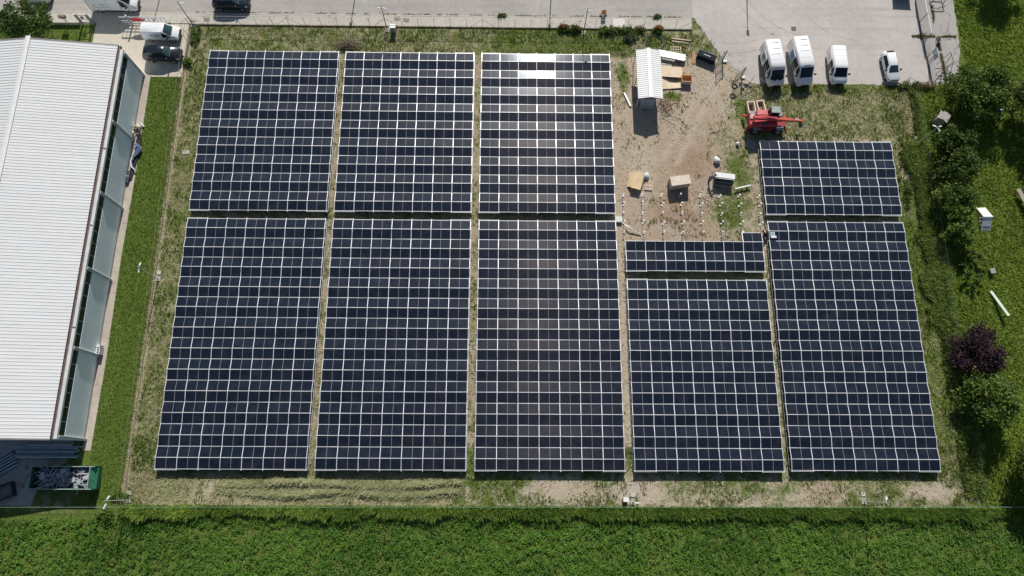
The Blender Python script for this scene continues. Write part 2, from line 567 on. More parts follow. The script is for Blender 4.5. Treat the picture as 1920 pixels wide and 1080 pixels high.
def zones(x, y):
    """green, straw and red-soil weights of the grassland"""
    x = np.asarray(x, float)
    y = np.asarray(y, float)
    g = np.full(x.shape, 0.62)
    d = np.full(x.shape, 0.6)
    r = np.zeros(x.shape)

    def put(w, gv, dv, rv=0.0):
        nonlocal g, d, r
        g = g * (1 - w) + gv * w
        d = d * (1 - w) + dv * w
        r = r * (1 - w) + rv * w
    put(inbox(x, y, 51.6, 400, -28, 400), 0.95, 0.6)               # meadow on the right
    put(inbox(x, y, -400, 400, -400, -28.1, 0.3), 0.92, 0.2, 0.6)  # crop field
    put(inbox(x, y, -45.4, -40.6, -28, 24.4, 0.2), 0.93, 0.7)      # lawn beside the warehouse
    put(inbox(x, y, -70, -53.5, 26, 32, 0.2), 0.85, 0.8)
    put(inbox(x, y, -40.5, 51.3, -27.5, 31.9, 0.15), 0.42, 0.6)    # the fenced plot
    put(inbox(x, y, -40.4, -37.2, -27, 26, 0.4), 0.52, 0.85)
    put(inbox(x, y, -40.9, -40.1, -27, 31, 0.12), 0.1, 0.5, 0.9)   # worn soil under the side fence
    put(inbox(x, y, -40, 12, 27.8, 31.9, 0.3), 0.52, 0.65)
    put(inbox(x, y, -2, 16, 27.8, 31.9, 0.3), 0.64, 0.7)
    put(inbox(x, y, -21.2, -20.1, -20, 27, 0.15), 0.46, 0.2, 0.3)  # aisles
    put(inbox(x, y, -4.1, -3.0, -20, 27, 0.15), 0.44, 0.25, 0.3)
    put(inbox(x, y, 13.0, 14.2, -24, 27, 0.15), 0.26, 0.05)
    put(inbox(x, y, 30.1, 31.2, -20, 5, 0.15), 0.46, 0.3)
    put(inbox(x, y, 13.2, 31, 1.5, 27.5, 0.6), 0.10, 0.05, 0.25)   # bare building plot
    put(blob(x, y, 23, 13, 5.0, 5.5), 0.04, 0.05, 0.75)
    put(blob(x, y, 21.5, 6.5, 4.5, 3.5), 0.06, 0.1, 0.9)
    put(blob(x, y, 16.5, 13.5, 2.2, 4), 0.05, 0.0, 0.0)
    put(blob(x, y, 28.6, 12.5, 2.4, 4.5), 0.72, 0.65, 0.2)
    put(blob(x, y, 27.3, 6.5, 4.2, 3.8), 0.66, 0.6, 0.3)
    put(blob(x, y, 29.8, 19.8, 2.0, 4.5), 0.68, 0.6)
    put(blob(x, y, 27.0, 16.5, 2.5, 3.0), 0.42, 0.5, 0.4)
    put(blob(x, y, 14.8, 25.0, 1.1, 3.5), 0.75, 0.5)
    put(blob(x, y, 20.8, 22.2, 1.6, 0.9), 0.8, 0.5)
    put(blob(x, y, 20.5, 29.8, 4.0, 1.8), 0.60, 0.55)
    put(blob(x, y, 26.2, 29.5, 1.2, 2.0), 0.62, 0.5)
    put(blob(x, y, 24.5, 25.8, 2.4, 1.4), 0.14, 0.1)
    put(inbox(x, y, 31.0, 51, 16.0, 24.0, 0.8), 0.46, 0.95, 0.15)  # dry grass below the parked vans
    # wheel tracks from the open gate into the plot
    for (ax, ay, bx, by) in ((28.9, 26.2, 24.6, 20.2), (27.6, 26.6, 23.3, 20.9), (24.6, 20.2, 21.0, 13.0), (23.3, 20.9, 19.4, 13.6)):
        tt_ = np.clip(((x - ax) * (bx - ax) + (y - ay) * (by - ay)) / ((bx - ax) ** 2 + (by - ay) ** 2), 0, 1)
        dd_ = np.hypot(x - ax - tt_ * (bx - ax), y - ay - tt_ * (by - ay))
        put(np.exp(-(dd_ / 0.45) ** 2) * 0.9, 0.02, 0.0, 0.0)
    put(inbox(x, y, 31.0, 51, 15.2, 16.6, 0.4), 0.42, 0.35)
    put(inbox(x, y, 32.0, 50, 23.2, 24.2, 0.3), 0.62, 0.7)
    put(inbox(x, y, 47.6, 51.3, -27, 16, 0.6), 0.64, 0.7)
    put(blob(x, y, 49.5, 12.6, 1.2, 2.6), 0.0, 0.0, 0.0)
    put(blob(x, y, 49.0, 0, 2.0, 6.0), 0.82, 0.6)
    put(inbox(x, y, -40.0, -5, -26.2, -23.0, 0.3), 0.44, 0.95)     # strip below the arrays
    put(inbox(x, y, -38.0, -5, -27.3, -26.2, 0.25), 0.22, 0.75, 1.0)
    put(blob(x, y, -31.0, -25.6, 2.5, 1.2), 0.08, 0.3)
    put(inbox(x, y, -5, 3, -27.2, -21, 0.7), 0.62, 0.3)
    put(inbox(x, y, 3, 16, -27.2, -21, 0.8), 0.60, 0.1)
    put(blob(x, y, 6.5, -25.4, 3.6, 1.4), 0.14, 0.02)
    put(blob(x, y, 15, -25.4, 3, 1.5), 0.14, 0.05)
    put(inbox(x, y, 17, 36, -26, -20.5, 0.5), 0.56, 0.35)
    put(inbox(x, y, 17, 36, -27.3, -26, 0.4), 0.46, 0.25)
    put(inbox(x, y, 36, 51, -27.2, -20.5, 0.6), 0.58, 0.5)
    put(blob(x, y, 34.5, -25.8, 2.2, 1.0), 0.05, 0.3, 0.5)
    put(blob(x, y, 46.5, -25.6, 2.6, 0.9), 0.12, 0.2)
    return g, d, r


M_GROUND = ground_material()


def axis(a, b, step, far):
    inner = np.arange(a, b + 1e-6, step)
    out = np.array([40, 120, 400, far - max(abs(a), abs(b))])
    return np.concatenate([(a - out)[::-1], inner, b + out])


gx = axis(-80, 80, 0.5, 3000)
gy = axis(-50, 50, 0.4, 3000)
GX, GY = np.meshgrid(gx, gy, indexing='ij')
gzv = np.where((np.abs(GX) < 81) & (np.abs(GY) < 51), (fbm(GX, GY, 3.0) - 0.5) * 0.06, 0)
gzv = np.minimum(gzv, 0.0) - 0.004
g_, d_, r_ = zones(GX, GY)
nx, ny = len(gx), len(gy)
ii = (np.arange(nx - 1)[:, None] * ny + np.arange(ny - 1)[None, :]).ravel()
loops = np.stack([ii, ii + ny, ii + ny + 1, ii + 1], 1).ravel()
ground = arrays_mesh('ground', np.stack([GX, GY, gzv], -1).reshape(-1, 3), 4, loops, None, M_GROUND)
za = ground.data.color_attributes.new('zone', 'FLOAT_COLOR', 'POINT')
z4 = np.ones((nx * ny, 4), np.float32)
z4[:, 0], z4[:, 1], z4[:, 2] = g_.ravel(), d_.ravel(), r_.ravel()
za.data.foreach_set('color', z4.ravel())
struct(ground, 'grassland with bare soil, straw and green patches')


def sheet(name, poly, z, material, thick=0.0):
    mb = MB()
    if thick:
        mb.prism(poly, z - thick, z)
    else:
        mb.add([(x, y, z) for x, y in poly], [tuple(range(len(poly)))])
    return struct(mb.build(name, material))


def rough_edge(p, q, step=0.6, amp=0.12):
    p, q = Vector(p), Vector(q)
    n = max(2, int((q - p).length / step))
    s = (q - p).normalized()
    nrm = Vector((-s.y, s.x))
    return [tuple(p.lerp(q, i / n) + nrm * (random.uniform(-amp, amp) if 0 < i < n else 0)) for i in range(n)]


M_ROAD = paving_material('road_asphalt', (0.37, 0.345, 0.325), (0.47, 0.44, 0.415), 0.0, (0.25, 0.235, 0.22), streak=0.35)
M_YARD = paving_material('yard_asphalt', (0.45, 0.42, 0.395), (0.54, 0.505, 0.475), 0.10, (0.34, 0.31, 0.29), streak=0.45)
M_WALK = paving_material('pavement_concrete', (0.47, 0.445, 0.395), (0.56, 0.53, 0.48), 0.25, (0.30, 0.275, 0.23))
M_DRIVE = paving_material('driveway_concrete', (0.54, 0.49, 0.41), (0.60, 0.55, 0.47), 0.15, (0.40, 0.36, 0.30))
M_OLDC = paving_material('old_slab_concrete', (0.35, 0.335, 0.325), (0.44, 0.42, 0.40), 0.6, (0.25, 0.235, 0.21))
M_PATH = paving_material('wall_path_concrete', (0.40, 0.355, 0.30), (0.52, 0.47, 0.40), 0.3, (0.26, 0.22, 0.18))

road_poly = [(-200, 33.55), (24.2, 33.65), (53.6, 33.7), (53.6, 52), (-200, 52)]
sheet('road', road_poly, 0.004, M_ROAD)
yard = [(24.3, 33.75)] + rough_edge((24.5, 33.6), (27.2, 28.6), 0.5, 0.15) + rough_edge((27.2, 28.6), (30.9, 24.4), 0.5, 0.2)
yard += rough_edge((30.9, 24.1), (54.2, 24.1), 0.5, 0.10) + [(54.2, 24.1), (54.1, 30), (53.75, 36.6), (53.6, 52), (24.3, 52)]
sheet('yard', yard, 0.010, M_YARD)
slab = [(54.2, 24.1)] + rough_edge((54.2, 24.1), (57.6, 24.6)) + rough_edge((57.6, 24.6), (58.5, 29), 0.5, 0.1) + rough_edge((58.5, 29), (58.9, 37), 0.5, 0.1) + [(59, 52), (53.6, 52), (53.75, 36.6), (54.1, 30)]
sheet('slab', slab, 0.016, M_OLDC)
# pavement with slab joints: every bay a flat block of its own on a bed
walk = struct(MB().box(-80, 24.1, 31.93, 33.56, -0.06, 0.055).build('pavement', M_OLDC))
xs = [-80.0]
while xs[-1] < 24:
    xs.append(min(24.05, xs[-1] + random.choice((2.4, 2.6, 3.1, 4.2))))
for i in range(len(xs) - 1):
    if xs[i + 1] - xs[i] < 0.3:
        continue
    o = MB().box(xs[i] + 0.012, xs[i + 1] - 0.012, 31.96, 33.38, 0.0, 0.085 + random.uniform(-0.006, 0.006)).build('paving_bay', M_WALK, walk)
MB().box(13.75, 15.35, 31.98, 33.36, 0.08, 0.1).build('new_concrete_patch', mat('fresh_concrete', (0.68, 0.66, 0.62), 0.9, 0, 0.08, 2), walk)
MB().box(-80, 24.1, 33.39, 33.56, 0.0, 0.10).build('kerb', mat('kerb_stone', (0.50, 0.47, 0.42), 0.9, 0, 0.2, 2), walk)
MB().box(-40.4, 24.1, 31.80, 31.95, 0.0, 0.16).build('fence_footing', mat('footing', (0.36, 0.32, 0.25), 0.95, 0, 0.3, 2), walk)
for (a, b) in ((-38.9, 32.3), (-14.5, 32.7), (-13.3, 32.5)):
    MB().box(a, a + 0.75, b, b + 0.55, 0.08, 0.1).build('access_cover', mat('rusty_cover', (0.24, 0.19, 0.15), 0.8, 0.2, 0.2, 6), walk)
drive = struct(MB().prism([(-52.6, 31.93), (-52.6, 25.3), (-45.3, 24.2), (-40.75, 24.25), (-40.75, 31.9)], -0.05, 0.02).build('driveway', M_DRIVE))
struct(MB().prism([(-45.6, 24.4), (-44.6, 24.4), (-44.55, 10), (-44.7, 0), (-44.55, -12), (-44.7, -21.6), (-45.6, -21.6)], -0.05, 0.03).build('wall_path', M_PATH))
struct(MB().prism([(-75, -20.5), (-46.6, -20.5), (-47.2, -23.0), (-49.2, -23.6), (-50.1, -27.3), (-75, -27.3)], -0.05, 0.02).build('work_yard', M_OLDC))
# faint tyre marks and a seam on the yard
yo = bpy.data.objects['yard']
M_MARK = paving_material('tyre_mark', (0.38, 0.35, 0.33), (0.47, 0.44, 0.41), 0.0, (0.32, 0.295, 0.275))


def ribbon(name, pts, w, parent):
    pts = [Vector((p[0], p[1], 0.0145)) for p in pts]
    vs = []
    for i, p in enumerate(pts):
        d = (pts[min(i + 1, len(pts) - 1)] - pts[max(i - 1, 0)]).normalized()
        n = Vector((-d.y, d.x, 0)) * w / 2
        vs += [p - n, p + n]
    return MB().add(vs, [(2 * i, 2 * i + 1, 2 * i + 3, 2 * i + 2) for i in range(len(pts) - 1)]).build(name, M_MARK, parent)


for (cx, cy, r, a0, a1) in ((40.5, 40.5, 11.0, 190, 262), (40.5, 40.5, 9.6, 192, 265), (29.0, 41.0, 12.5, 262, 300), (29.0, 41.0, 11.1, 262, 302), (46.0, 38.5, 8.0, 215, 268)):
    ribbon('tyre_mark', [(cx + r * cos(radians(a)), cy + r * sin(radians(a))) for a in np.linspace(a0, a1, 24)], 0.16, yo)
ribbon('seam', [(29.5 + 0.8 * k, 32.25 + 0.05 * sin(k * 1.3)) for k in range(29)], 0.05, yo)
# drain grate and trodden straw in the yard
dg = thing('drain_grate', 'small dark square drain grate in the pale yard above the vans', 'drain', (37.3, 32.17, 0.012))
MB().box(-0.32, 0.32, -0.32, 0.32, -0.05, 0.012).build('frame', mat('grate_iron', (0.16, 0.13, 0.11), 0.7, 0.4), dg)
for k in range(5):
    MB().box(-0.26, 0.26, -0.25 + k * 0.115, -0.19 + k * 0.115, 0.0, 0.022).build('grate_bar', M_STEELDK, dg)

# ------------------------------------------------------------------ solar arrays
PIT, HR, COLW, ZV = 2.3752, 0.1654, 2.30, 0.80
HALF = PIT / 2
TILT = math.atan2(HR, HALF)
BX = [-37.18, -20.14, -3.03, 14.15, 31.11]


def module_mesh():
    mb = MB()
    w, h, fr, th = 1.139, 0.579, 0.020, 0.035
    mb.box(-w, w, -h, -h + fr, -th, 0, 0)
    mb.box(-w, w, h - fr, h, -th, 0, 0)
    mb.box(-w, -w + fr, -h + fr, h - fr, -th, 0, 0)
    mb.box(w - fr, w, -h + fr, h - fr, -th, 0, 0)
    mb.add([(-w + fr, -h + fr, -0.004), (w - fr, -h + fr, -0.004), (w - fr, h - fr, -0.004), (-w + fr, h - fr, -0.004)], [(0, 1, 2, 3)], 1)
    me = bpy.data.meshes.new('solar_module')
    me.from_pydata(mb.v, [], mb.f)
    me.materials.append(M_ALUDK)
    me.materials.append(M_CELL)
    me.polygons.foreach_set('material_index', mb.m)
    uv = me.uv_layers.new(name='UVMap')
    p = me.polygons[len(me.polygons) - 1]
    for li, c in zip(p.loop_indices, ((0, 0), (1, 0), (1, 1), (0, 1))):
        uv.data[li].uv = c
    me.update()
    return me


MODULE = module_mesh()
POST = MB().tube([(0, 0, -1.2), (0, 0, 0)], 0.035, 6).box(-0.07, 0.07, -0.07, 0.07, -0.02, 0.012).build('tmp_post', M_GALV)
POST_ME = POST.data
bpy.data.objects.remove(POST)


def solar_array(label, x0, y0, strips, full=None, cols=7):
    """strips: list of 'N' (tilted away from the camera) and 'S' strips from north to south, y0 = north edge"""
    t = thing('solar_array', label, 'solar array', (x0, y0, 0), 0, 'ground mounted solar arrays')
    Y, zs, y = [0.0], [], 0.0
    z = ZV if strips[0] == 'N' else ZV + HR
    zs.append(z)
    for s in strips:
        y -= HALF
        z += HR if s == 'N' else -HR
        Y.append(y)
        zs.append(z)
    Wd = cols * COLW
    for i, s in enumerate(strips):
        for c in range(cols):
            if full and not full(i, c):
                continue
            yc, zc = (Y[i] + Y[i + 1]) / 2, (zs[i] + zs[i + 1]) / 2
            tl = -TILT if s == 'N' else TILT
            inst('solar_module', MODULE, t, ((c + 0.5) * COLW + random.gauss(0, 0.003), yc, zc),
                 (tl + random.gauss(0, 0.0065), random.gauss(0, 0.0055), random.gauss(0, 0.001)))
    pur = MB().box(-0.10, Wd + 0.10, -0.029, 0.029, -0.075, -0.006).build('tmp', M_ALU)
    me = pur.data
    bpy.data.objects.remove(pur)
    short = MB().box(Wd - COLW - 0.05, Wd + 0.10, -0.029, 0.029, -0.075, -0.006).build('tmp', M_ALU)
    mes = short.data
    bpy.data.objects.remove(short)
    first_full = 0 if not full else 1
    for i, yy in enumerate(Y):
        inst('purlin', me if i >= first_full else mes, t, (0, yy, zs[i] + 0.003))
    # rails between the module columns follow the folds
    for c in range(cols + 1):
        mb = MB()
        k0 = first_full if (full and c < cols - 1) else 0
        for i in range(k0, len(strips)):
            mb.bar((0, Y[i], zs[i] - 0.012), (0, Y[i + 1], zs[i + 1] - 0.012), 0.066 if 0 < c < cols else 0.05, 0.04)
        mb.build('rail', M_ALU, t, (c * COLW, 0, 0))
    # posts round the edge, tie rails low along the two sides
    for i, yy in enumerate(Y):
        for c in range(cols + 1):
            if 0 < c < cols and 0 < i < len(Y) - 1:
                continue
            if full and i == 0 and c < cols - 1:
                continue
            inst('post', POST_ME, t, (c * COLW, yy + (0.07 if i == 0 else -0.07 if i == len(Y) - 1 else 0), zs[i] + 0.01))
    for sx in (-0.06, Wd + 0.06):
        MB().bar((sx, Y[first_full], 0.30), (sx, Y[-1], 0.30), 0.06, 0.06).build('tie_rail', M_GALV, t)
    for c in (0, cols - 1):
        MB().bar((c * COLW, Y[-1] - 0.10, zs[-1] - 0.05), ((c + 1) * COLW, Y[-1] - 0.10, zs[-1] - 0.05), 0.035, 0.05).build('edge_bar', M_ALU, t)
        if not full:
            MB().bar((c * COLW, 0.10, zs[0] - 0.05), ((c + 1) * COLW, 0.10, zs[0] - 0.05), 0.03, 0.05).build('edge_bar', M_ALU, t)
    return t


YA, YB = 27.50, 5.02
solar_array('upper left block of solar panels nearest the parked cars and warehouse', BX[0], YA, 'NS' * 9)
solar_array('upper block of solar panels, second from the warehouse, below the street light', BX[1], YA, 'NS' * 9)
solar_array('upper block of solar panels with white sun glare, beside the tin shed', BX[2], YA, 'NS' * 9)
solar_array('lower left block of solar panels nearest the warehouse lawn and scrap container', BX[0], YB, 'NS' * 12)
solar_array('lower block of solar panels, second from the warehouse lawn', BX[1], YB, 'NS' * 12)
solar_array('lower middle block of solar panels with a brownish sheen down its centre', BX[2], YB, 'NS' * 12)
solar_array('shorter lower block of solar panels, fourth from the warehouse', BX[3], YB - 3 * PIT, 'NS' * 9)
solar_array('small upper right block of solar panels just below the red telehandler', BX[4], 15.63, 'NS' * 4)
solar_array('lower right block of solar panels beside the purple tree', BX[4], YB + 0.1, 'NS' * 12)
solar_array('unfinished short block of solar panels with one extra panel at its corner', BX[3], -1.0 + 4 * HALF, 'NSNS', full=lambda i, c: i > 0 or c == 6)

ORD = ['first', 'second', 'third', 'fourth', 'fifth', 'sixth', 'seventh', 'eighth']
POSTC = MB().tube([(0, 0, 0), (0, 0, 1.0)], 0.03, 6).build('tmp', M_GALV).data
for r in range(5):
    hh = 0.70 if r % 2 == 0 else 0.95
    for c in range(8):
        t = thing('mounting_post', 'bare white capped mounting post, %s from left in the %s row above the unfinished panels' % (ORD[c], ORD[r]), 'post',
                  (14.12 + 2.335 * c + random.gauss(0, 0.04), 3.9 + 1.18 * r + random.gauss(0, 0.04), 0), random.uniform(0, 1.5), 'bare mounting posts on the building plot')
        MB().tube([(0, 0, 0), (random.gauss(0, .02), random.gauss(0, .02), hh)], 0.022, 6).build('shaft', M_GALV, t)
        MB().box(-0.09, 0.09, -0.09, 0.09, hh - 0.02, hh + 0.03).build('cap', M_WHITE, t)
        MB().tube([(0, 0, 0), (0, 0, 0.10)], [0.14, 0.11], 8).build('collar', M_WHITE, t)
for o in [o for o in bpy.data.objects if o.name.startswith('tmp')]:
    bpy.data.objects.remove(o)


# ------------------------------------------------------------------ warehouse
def warehouse():
    x1, y0, y1, H = -45.45, -20.55, 24.45, 5.25
    xr, zr = -55.85, 6.55
    xl = 2 * xr - x1
    t = thing('warehouse', 'long warehouse with white ribbed metal roof and blue grey wall panels', 'warehouse', (x1, (y0 + y1) / 2, 0))
    ox, oy = x1, (y0 + y1) / 2

    def L(mb):
        mb.v = [(x - ox, y - oy, z) for x, y, z in mb.v]
        return mb
    M_PANEL = mat('wall_panel', (0.76, 0.86, 0.94), 0.55, 0, 0.08, 0.35)
    M_WIN = glass_mat('factory_glass', (0.018, 0.032, 0.030), 0.12)
    M_BEAM = mat('pale_beam', (0.58, 0.61, 0.62), 0.6, 0, 0.12, 1.0)
    M_ROOF = roof_material()
    # wall core
    L(MB().box(xl, x1 - 0.12, y0, y1, 0, 4.9)).build('wall_core', M_PANEL, t)
    pil = [y1, 15.35, 6.45, -2.4, -11.2, y0]
    for i in range(5):
        a, b = pil[i], pil[i + 1]
        L(MB().box(x1 - 0.12, x1, b + 0.14, a - 0.14, 0.35, 3.85)).build('wall_panel', M_PANEL, t)
        L(MB().box(x1 - 0.12, x1 - 0.03, b + 0.14, a - 0.14, 0.0, 0.35)).build('plinth', M_CONC, t)
        wdw = L(MB().box(x1 - 0.12, x1 - 0.07, b + 0.14, a - 0.14, 3.85, 4.95)).build('window_band', M_BEAM, t)
        n = 6
        for k in range(n):
            p0 = b + 0.18 + (a - b - 0.36) * k / n
            p1 = b + 0.18 + (a - b - 0.36) * (k + 1) / n
            L(MB().box(x1 - 0.09, x1 - 0.05, p0 + 0.035, p1 - 0.035, 3.90, 4.92)).build('pane', M_WIN, wdw)
    for i, yy in enumerate(pil):
        yc = yy - 0.14 if i == 0 else yy + 0.14 if i == 5 else yy
        L(MB().box(x1 - 0.12, x1 + 0.10, yc - 0.14, yc + 0.14, 0, 4.95)).build('pilaster', M_BEAM, t)
        L(MB().tube([(x1 + 0.15, yc + 0.06, 0.1), (x1 + 0.15, yc + 0.06, 5.0)], 0.05, 6)).build('downpipe', M_GALV, t)
    L(MB().box(x1 - 0.30, x1 + 0.06, y0 - 0.1, y1 + 0.15, 4.95, 5.22)).build('eaves_beam', M_BEAM, t)
    L(MB().box(x1 - 0.72, x1 - 0.30, y0 - 0.1, y1 + 0.65, 4.9, 5.12)).build('gutter', M_BROWN, t)
    L(MB().box(x1 - 0.36, x1 - 0.30, y0 - 0.1, y1 + 0.65, 5.12, 5.28)).build('gutter_lip', mat('gutter_lip', (0.22, 0.16, 0.15), 0.6, 0, 0.3, 2), t)
    # gable walls and fascia
    for yy, nm in ((y0 + 0.02, 'gable'), (y1 - 0.02, 'gable')):
        L(MB().add([(xl, yy, 4.8), (x1 - .15, yy, 4.8), (x1 - .15, yy, 5.0), (xr, yy, zr - .1), (xl, yy, 5.0)], [(0, 1, 2, 3, 4)])).build(nm, M_PANEL, t)
    M_FAS = mat('fascia', (0.20, 0.19, 0.19), 0.6, 0, 0.2, 1)
    ya, yb = y0 - 0.12, y1 + 0.62
    for yy in (ya - 0.05, yb + 0.05):
        for xa, za, xb, zb in ((x1 - 0.6, 5.26, xr, zr + 0.02), (xr, zr + 0.02, xl + 0.6, 5.26)):
            L(MB().bar((xa, yy, za - 0.12), (xb, yy, zb - 0.12), 0.16, 0.30)).build('fascia', M_FAS, t)
    # roof: ribbed sheets laid side by side on each slope
    roof = L(MB().add([(x1 - 0.68, ya, 5.20), (x1 - 0.68, yb, 5.20), (xr, yb, zr - 0.06), (xr, ya, zr - 0.06), (xl + 0.68, ya, 5.20), (xl + 0.68, yb, 5.20)],
                      [(0, 1, 2, 3), (3, 2, 5, 4)])).build('roof', M_ROOF, t)
    n = int((yb - ya) / 0.355)
    wd = (yb - ya) / n
    prof = [(0, 0.0), (wd - 0.10, 0.0), (wd - 0.075, 0.030), (wd - 0.03, 0.030), (wd - 0.006, 0.0)]
    vs, fs = [], []
    ln = x1 - 0.62 - xr
    rise = zr - 5.27
    for (xx, zz) in ((0, 0), (-ln, rise)):
        vs += [(xx, p, zz + q) for p, q in prof]
    fs = [(i, i + 1, 6 + i, 5 + i) for i in range(4)]
    meR = MB().add(vs, fs).build('tmp', M_ROOF).data
    meL = MB().add([(-x, y, z) for x, y, z in vs], [tuple(reversed(f)) for f in fs]).build('tmp', M_ROOF).data
    for i in range(n):
        yy = ya + i * wd - oy
        inst('roof_sheet', meR, roof, (x1 - 0.62 - ox, yy, 5.27))
        inst('roof_sheet', meL, roof, (xl + 0.62 - ox, yy, 5.27))
    L(MB().add([(xr - 0.30, ya - 0.1, zr + 0.06), (xr, ya - 0.1, zr + 0.14), (xr + 0.30, ya - 0.1, zr + 0.06), (xr - 0.30, yb + 0.3, zr + 0.06), (xr, yb + 0.3, zr + 0.14), (xr + 0.30, yb + 0.3, zr + 0.06)],
               [(1, 0, 3, 4), (2, 1, 4, 5)])).build('ridge_cap', M_ROOF, roof)
    for yy in (-9.0, 2.5, 11.8):
        L(MB().tube([(x1 - 0.5, yy, 5.05), (x1 - 0.12, yy, 5.35), (x1 + 0.1, yy, 5.2)], 0.05, 6)).build('overflow_pipe', M_GALV, t)
    return t


warehouse()
for o in [o for o in bpy.data.objects if o.name.startswith('tmp')]:
    bpy.data.objects.remove(o)


# ------------------------------------------------------------------ vehicles
class Loft:
    """body from cross sections (x, z0, zbelt, ztop, wbottom, wbelt, wtop)"""

    def __init__(self, secs):
        self.s = secs

    def sec(self, x):
        s = self.s
        if x <= s[0][0]:
            return s[0]
        for a, b in zip(s, s[1:]):
            if x <= b[0]:
                t = (x - a[0]) / (b[0] - a[0])
                return tuple(p + (q - p) * t for p, q in zip(a, b))
        return s[-1]

    def half(self, x):
        _, z0, zb, zt, w0, wb, wt = self.sec(x)
        h = zt - zb
        return [(w0 * 0.7, z0), (w0, z0 + 0.08), (wb, z0 + (zb - z0) * 0.45), (wb, zb), (wb + (wt - wb) * 0.45, zb + h * 0.5), (wt, zt - min(0.12, h * 0.18)), (wt * 0.86, zt), (0, zt + 0.015)]

    def ring(self, x):
        hf = self.half(x)
        return [Vector((x, -y, z)) for y, z in hf] + [Vector((x, y, z)) for y, z in reversed(hf[:-1])]

    def body(self):
        mb = MB()
        rings = [self.ring(s[0]) for s in self.s]
        n = len(rings[0])
        vs = [p for r in rings for p in r]
        fs = []
        for i in range(len(rings) - 1):
            for k in range(n):
                a, b = i * n + k, i * n + (k + 1) % n
                fs.append((a, a + n, b + n, b))
        fs.append(tuple(range(n)))
        fs.append(tuple(reversed([(len(rings) - 1) * n + k for k in range(n)])))
        return mb.add(vs, fs)

    def pt(self, x, side, k):
        """point on the half ring; k fractional index 0..7; side -1 or 1"""
        hf = self.half(x)
        i = min(int(k), 6)
        t = k - i
        y = hf[i][0] + (hf[i + 1][0] - hf[i][0]) * t
        z = hf[i][1] + (hf[i + 1][1] - hf[i][1]) * t
        return Vector((x, side * y, z))

    def patch(self, side, corners, off=0.012, nu=4, nv=3):
        """corners: (x,k) lower rear, lower front, upper front, upper rear on one side"""
        mb = MB()
        vs = []
        for j in range(nv + 1):
            for i in range(nu + 1):
                u, v = i / nu, j / nv
                xa = corners[0][0] * (1 - u) + corners[1][0] * u
                xb = corners[3][0] * (1 - u) + corners[2][0] * u
                ka = corners[0][1] * (1 - u) + corners[1][1] * u
                kb = corners[3][1] * (1 - u) + corners[2][1] * u
                p = self.pt(xa * (1 - v) + xb * v, side, ka * (1 - v) + kb * v)
                p.y += side * off
                p.z += off * 0.5
                vs.append(p)
        fs = [(j * (nu + 1) + i, j * (nu + 1) + i + 1, (j + 1) * (nu + 1) + i + 1, (j + 1) * (nu + 1) + i) for j in range(nv) for i in range(nu)]
        return mb.add(vs, fs)

    def top(self, x0, x1, frac=0.95, off=0.014, nx=4, k0=5.1, rear=False):
        """patch across the top between x0 and x1 (wind screens)"""
        mb = MB()
        ks = [(-1, k0), (-1, 6.0), (-1, 7.0), (1, 6.0), (1, k0)]
        vs = []
        for i in range(nx + 1):
            x = x0 + (x1 - x0) * i / nx
            for s, k in ks:
                p = self.pt(x, s, k)
                p.y *= frac
                p.z += off
                p.x += (off if not rear else -off)
                vs.append(p)
        m = len(ks)
        fs = [(i * m + k, (i + 1) * m + k, (i + 1) * m + k + 1, i * m + k + 1) for i in range(nx) for k in range(m - 1)]
        return mb.add(vs, fs)


def wheel(t, x, y, r, w=0.22):
    o = MB().tube([(x, y - w / 2, r), (x, y - w / 2 + 0.03, r), (x, y + w / 2 - 0.03, r), (x, y + w / 2, r)], [r * 0.9, r, r, r * 0.9], 16).build('wheel', M_TYRE, t)
    s = 1 if y > 0 else -1
    MB().tube([(x, y + s * (w / 2 - 0.02), r), (x, y + s * (w / 2 + 0.012), r)], [r * 0.62, r * 0.58], 12).build('rim', M_RIM, o)


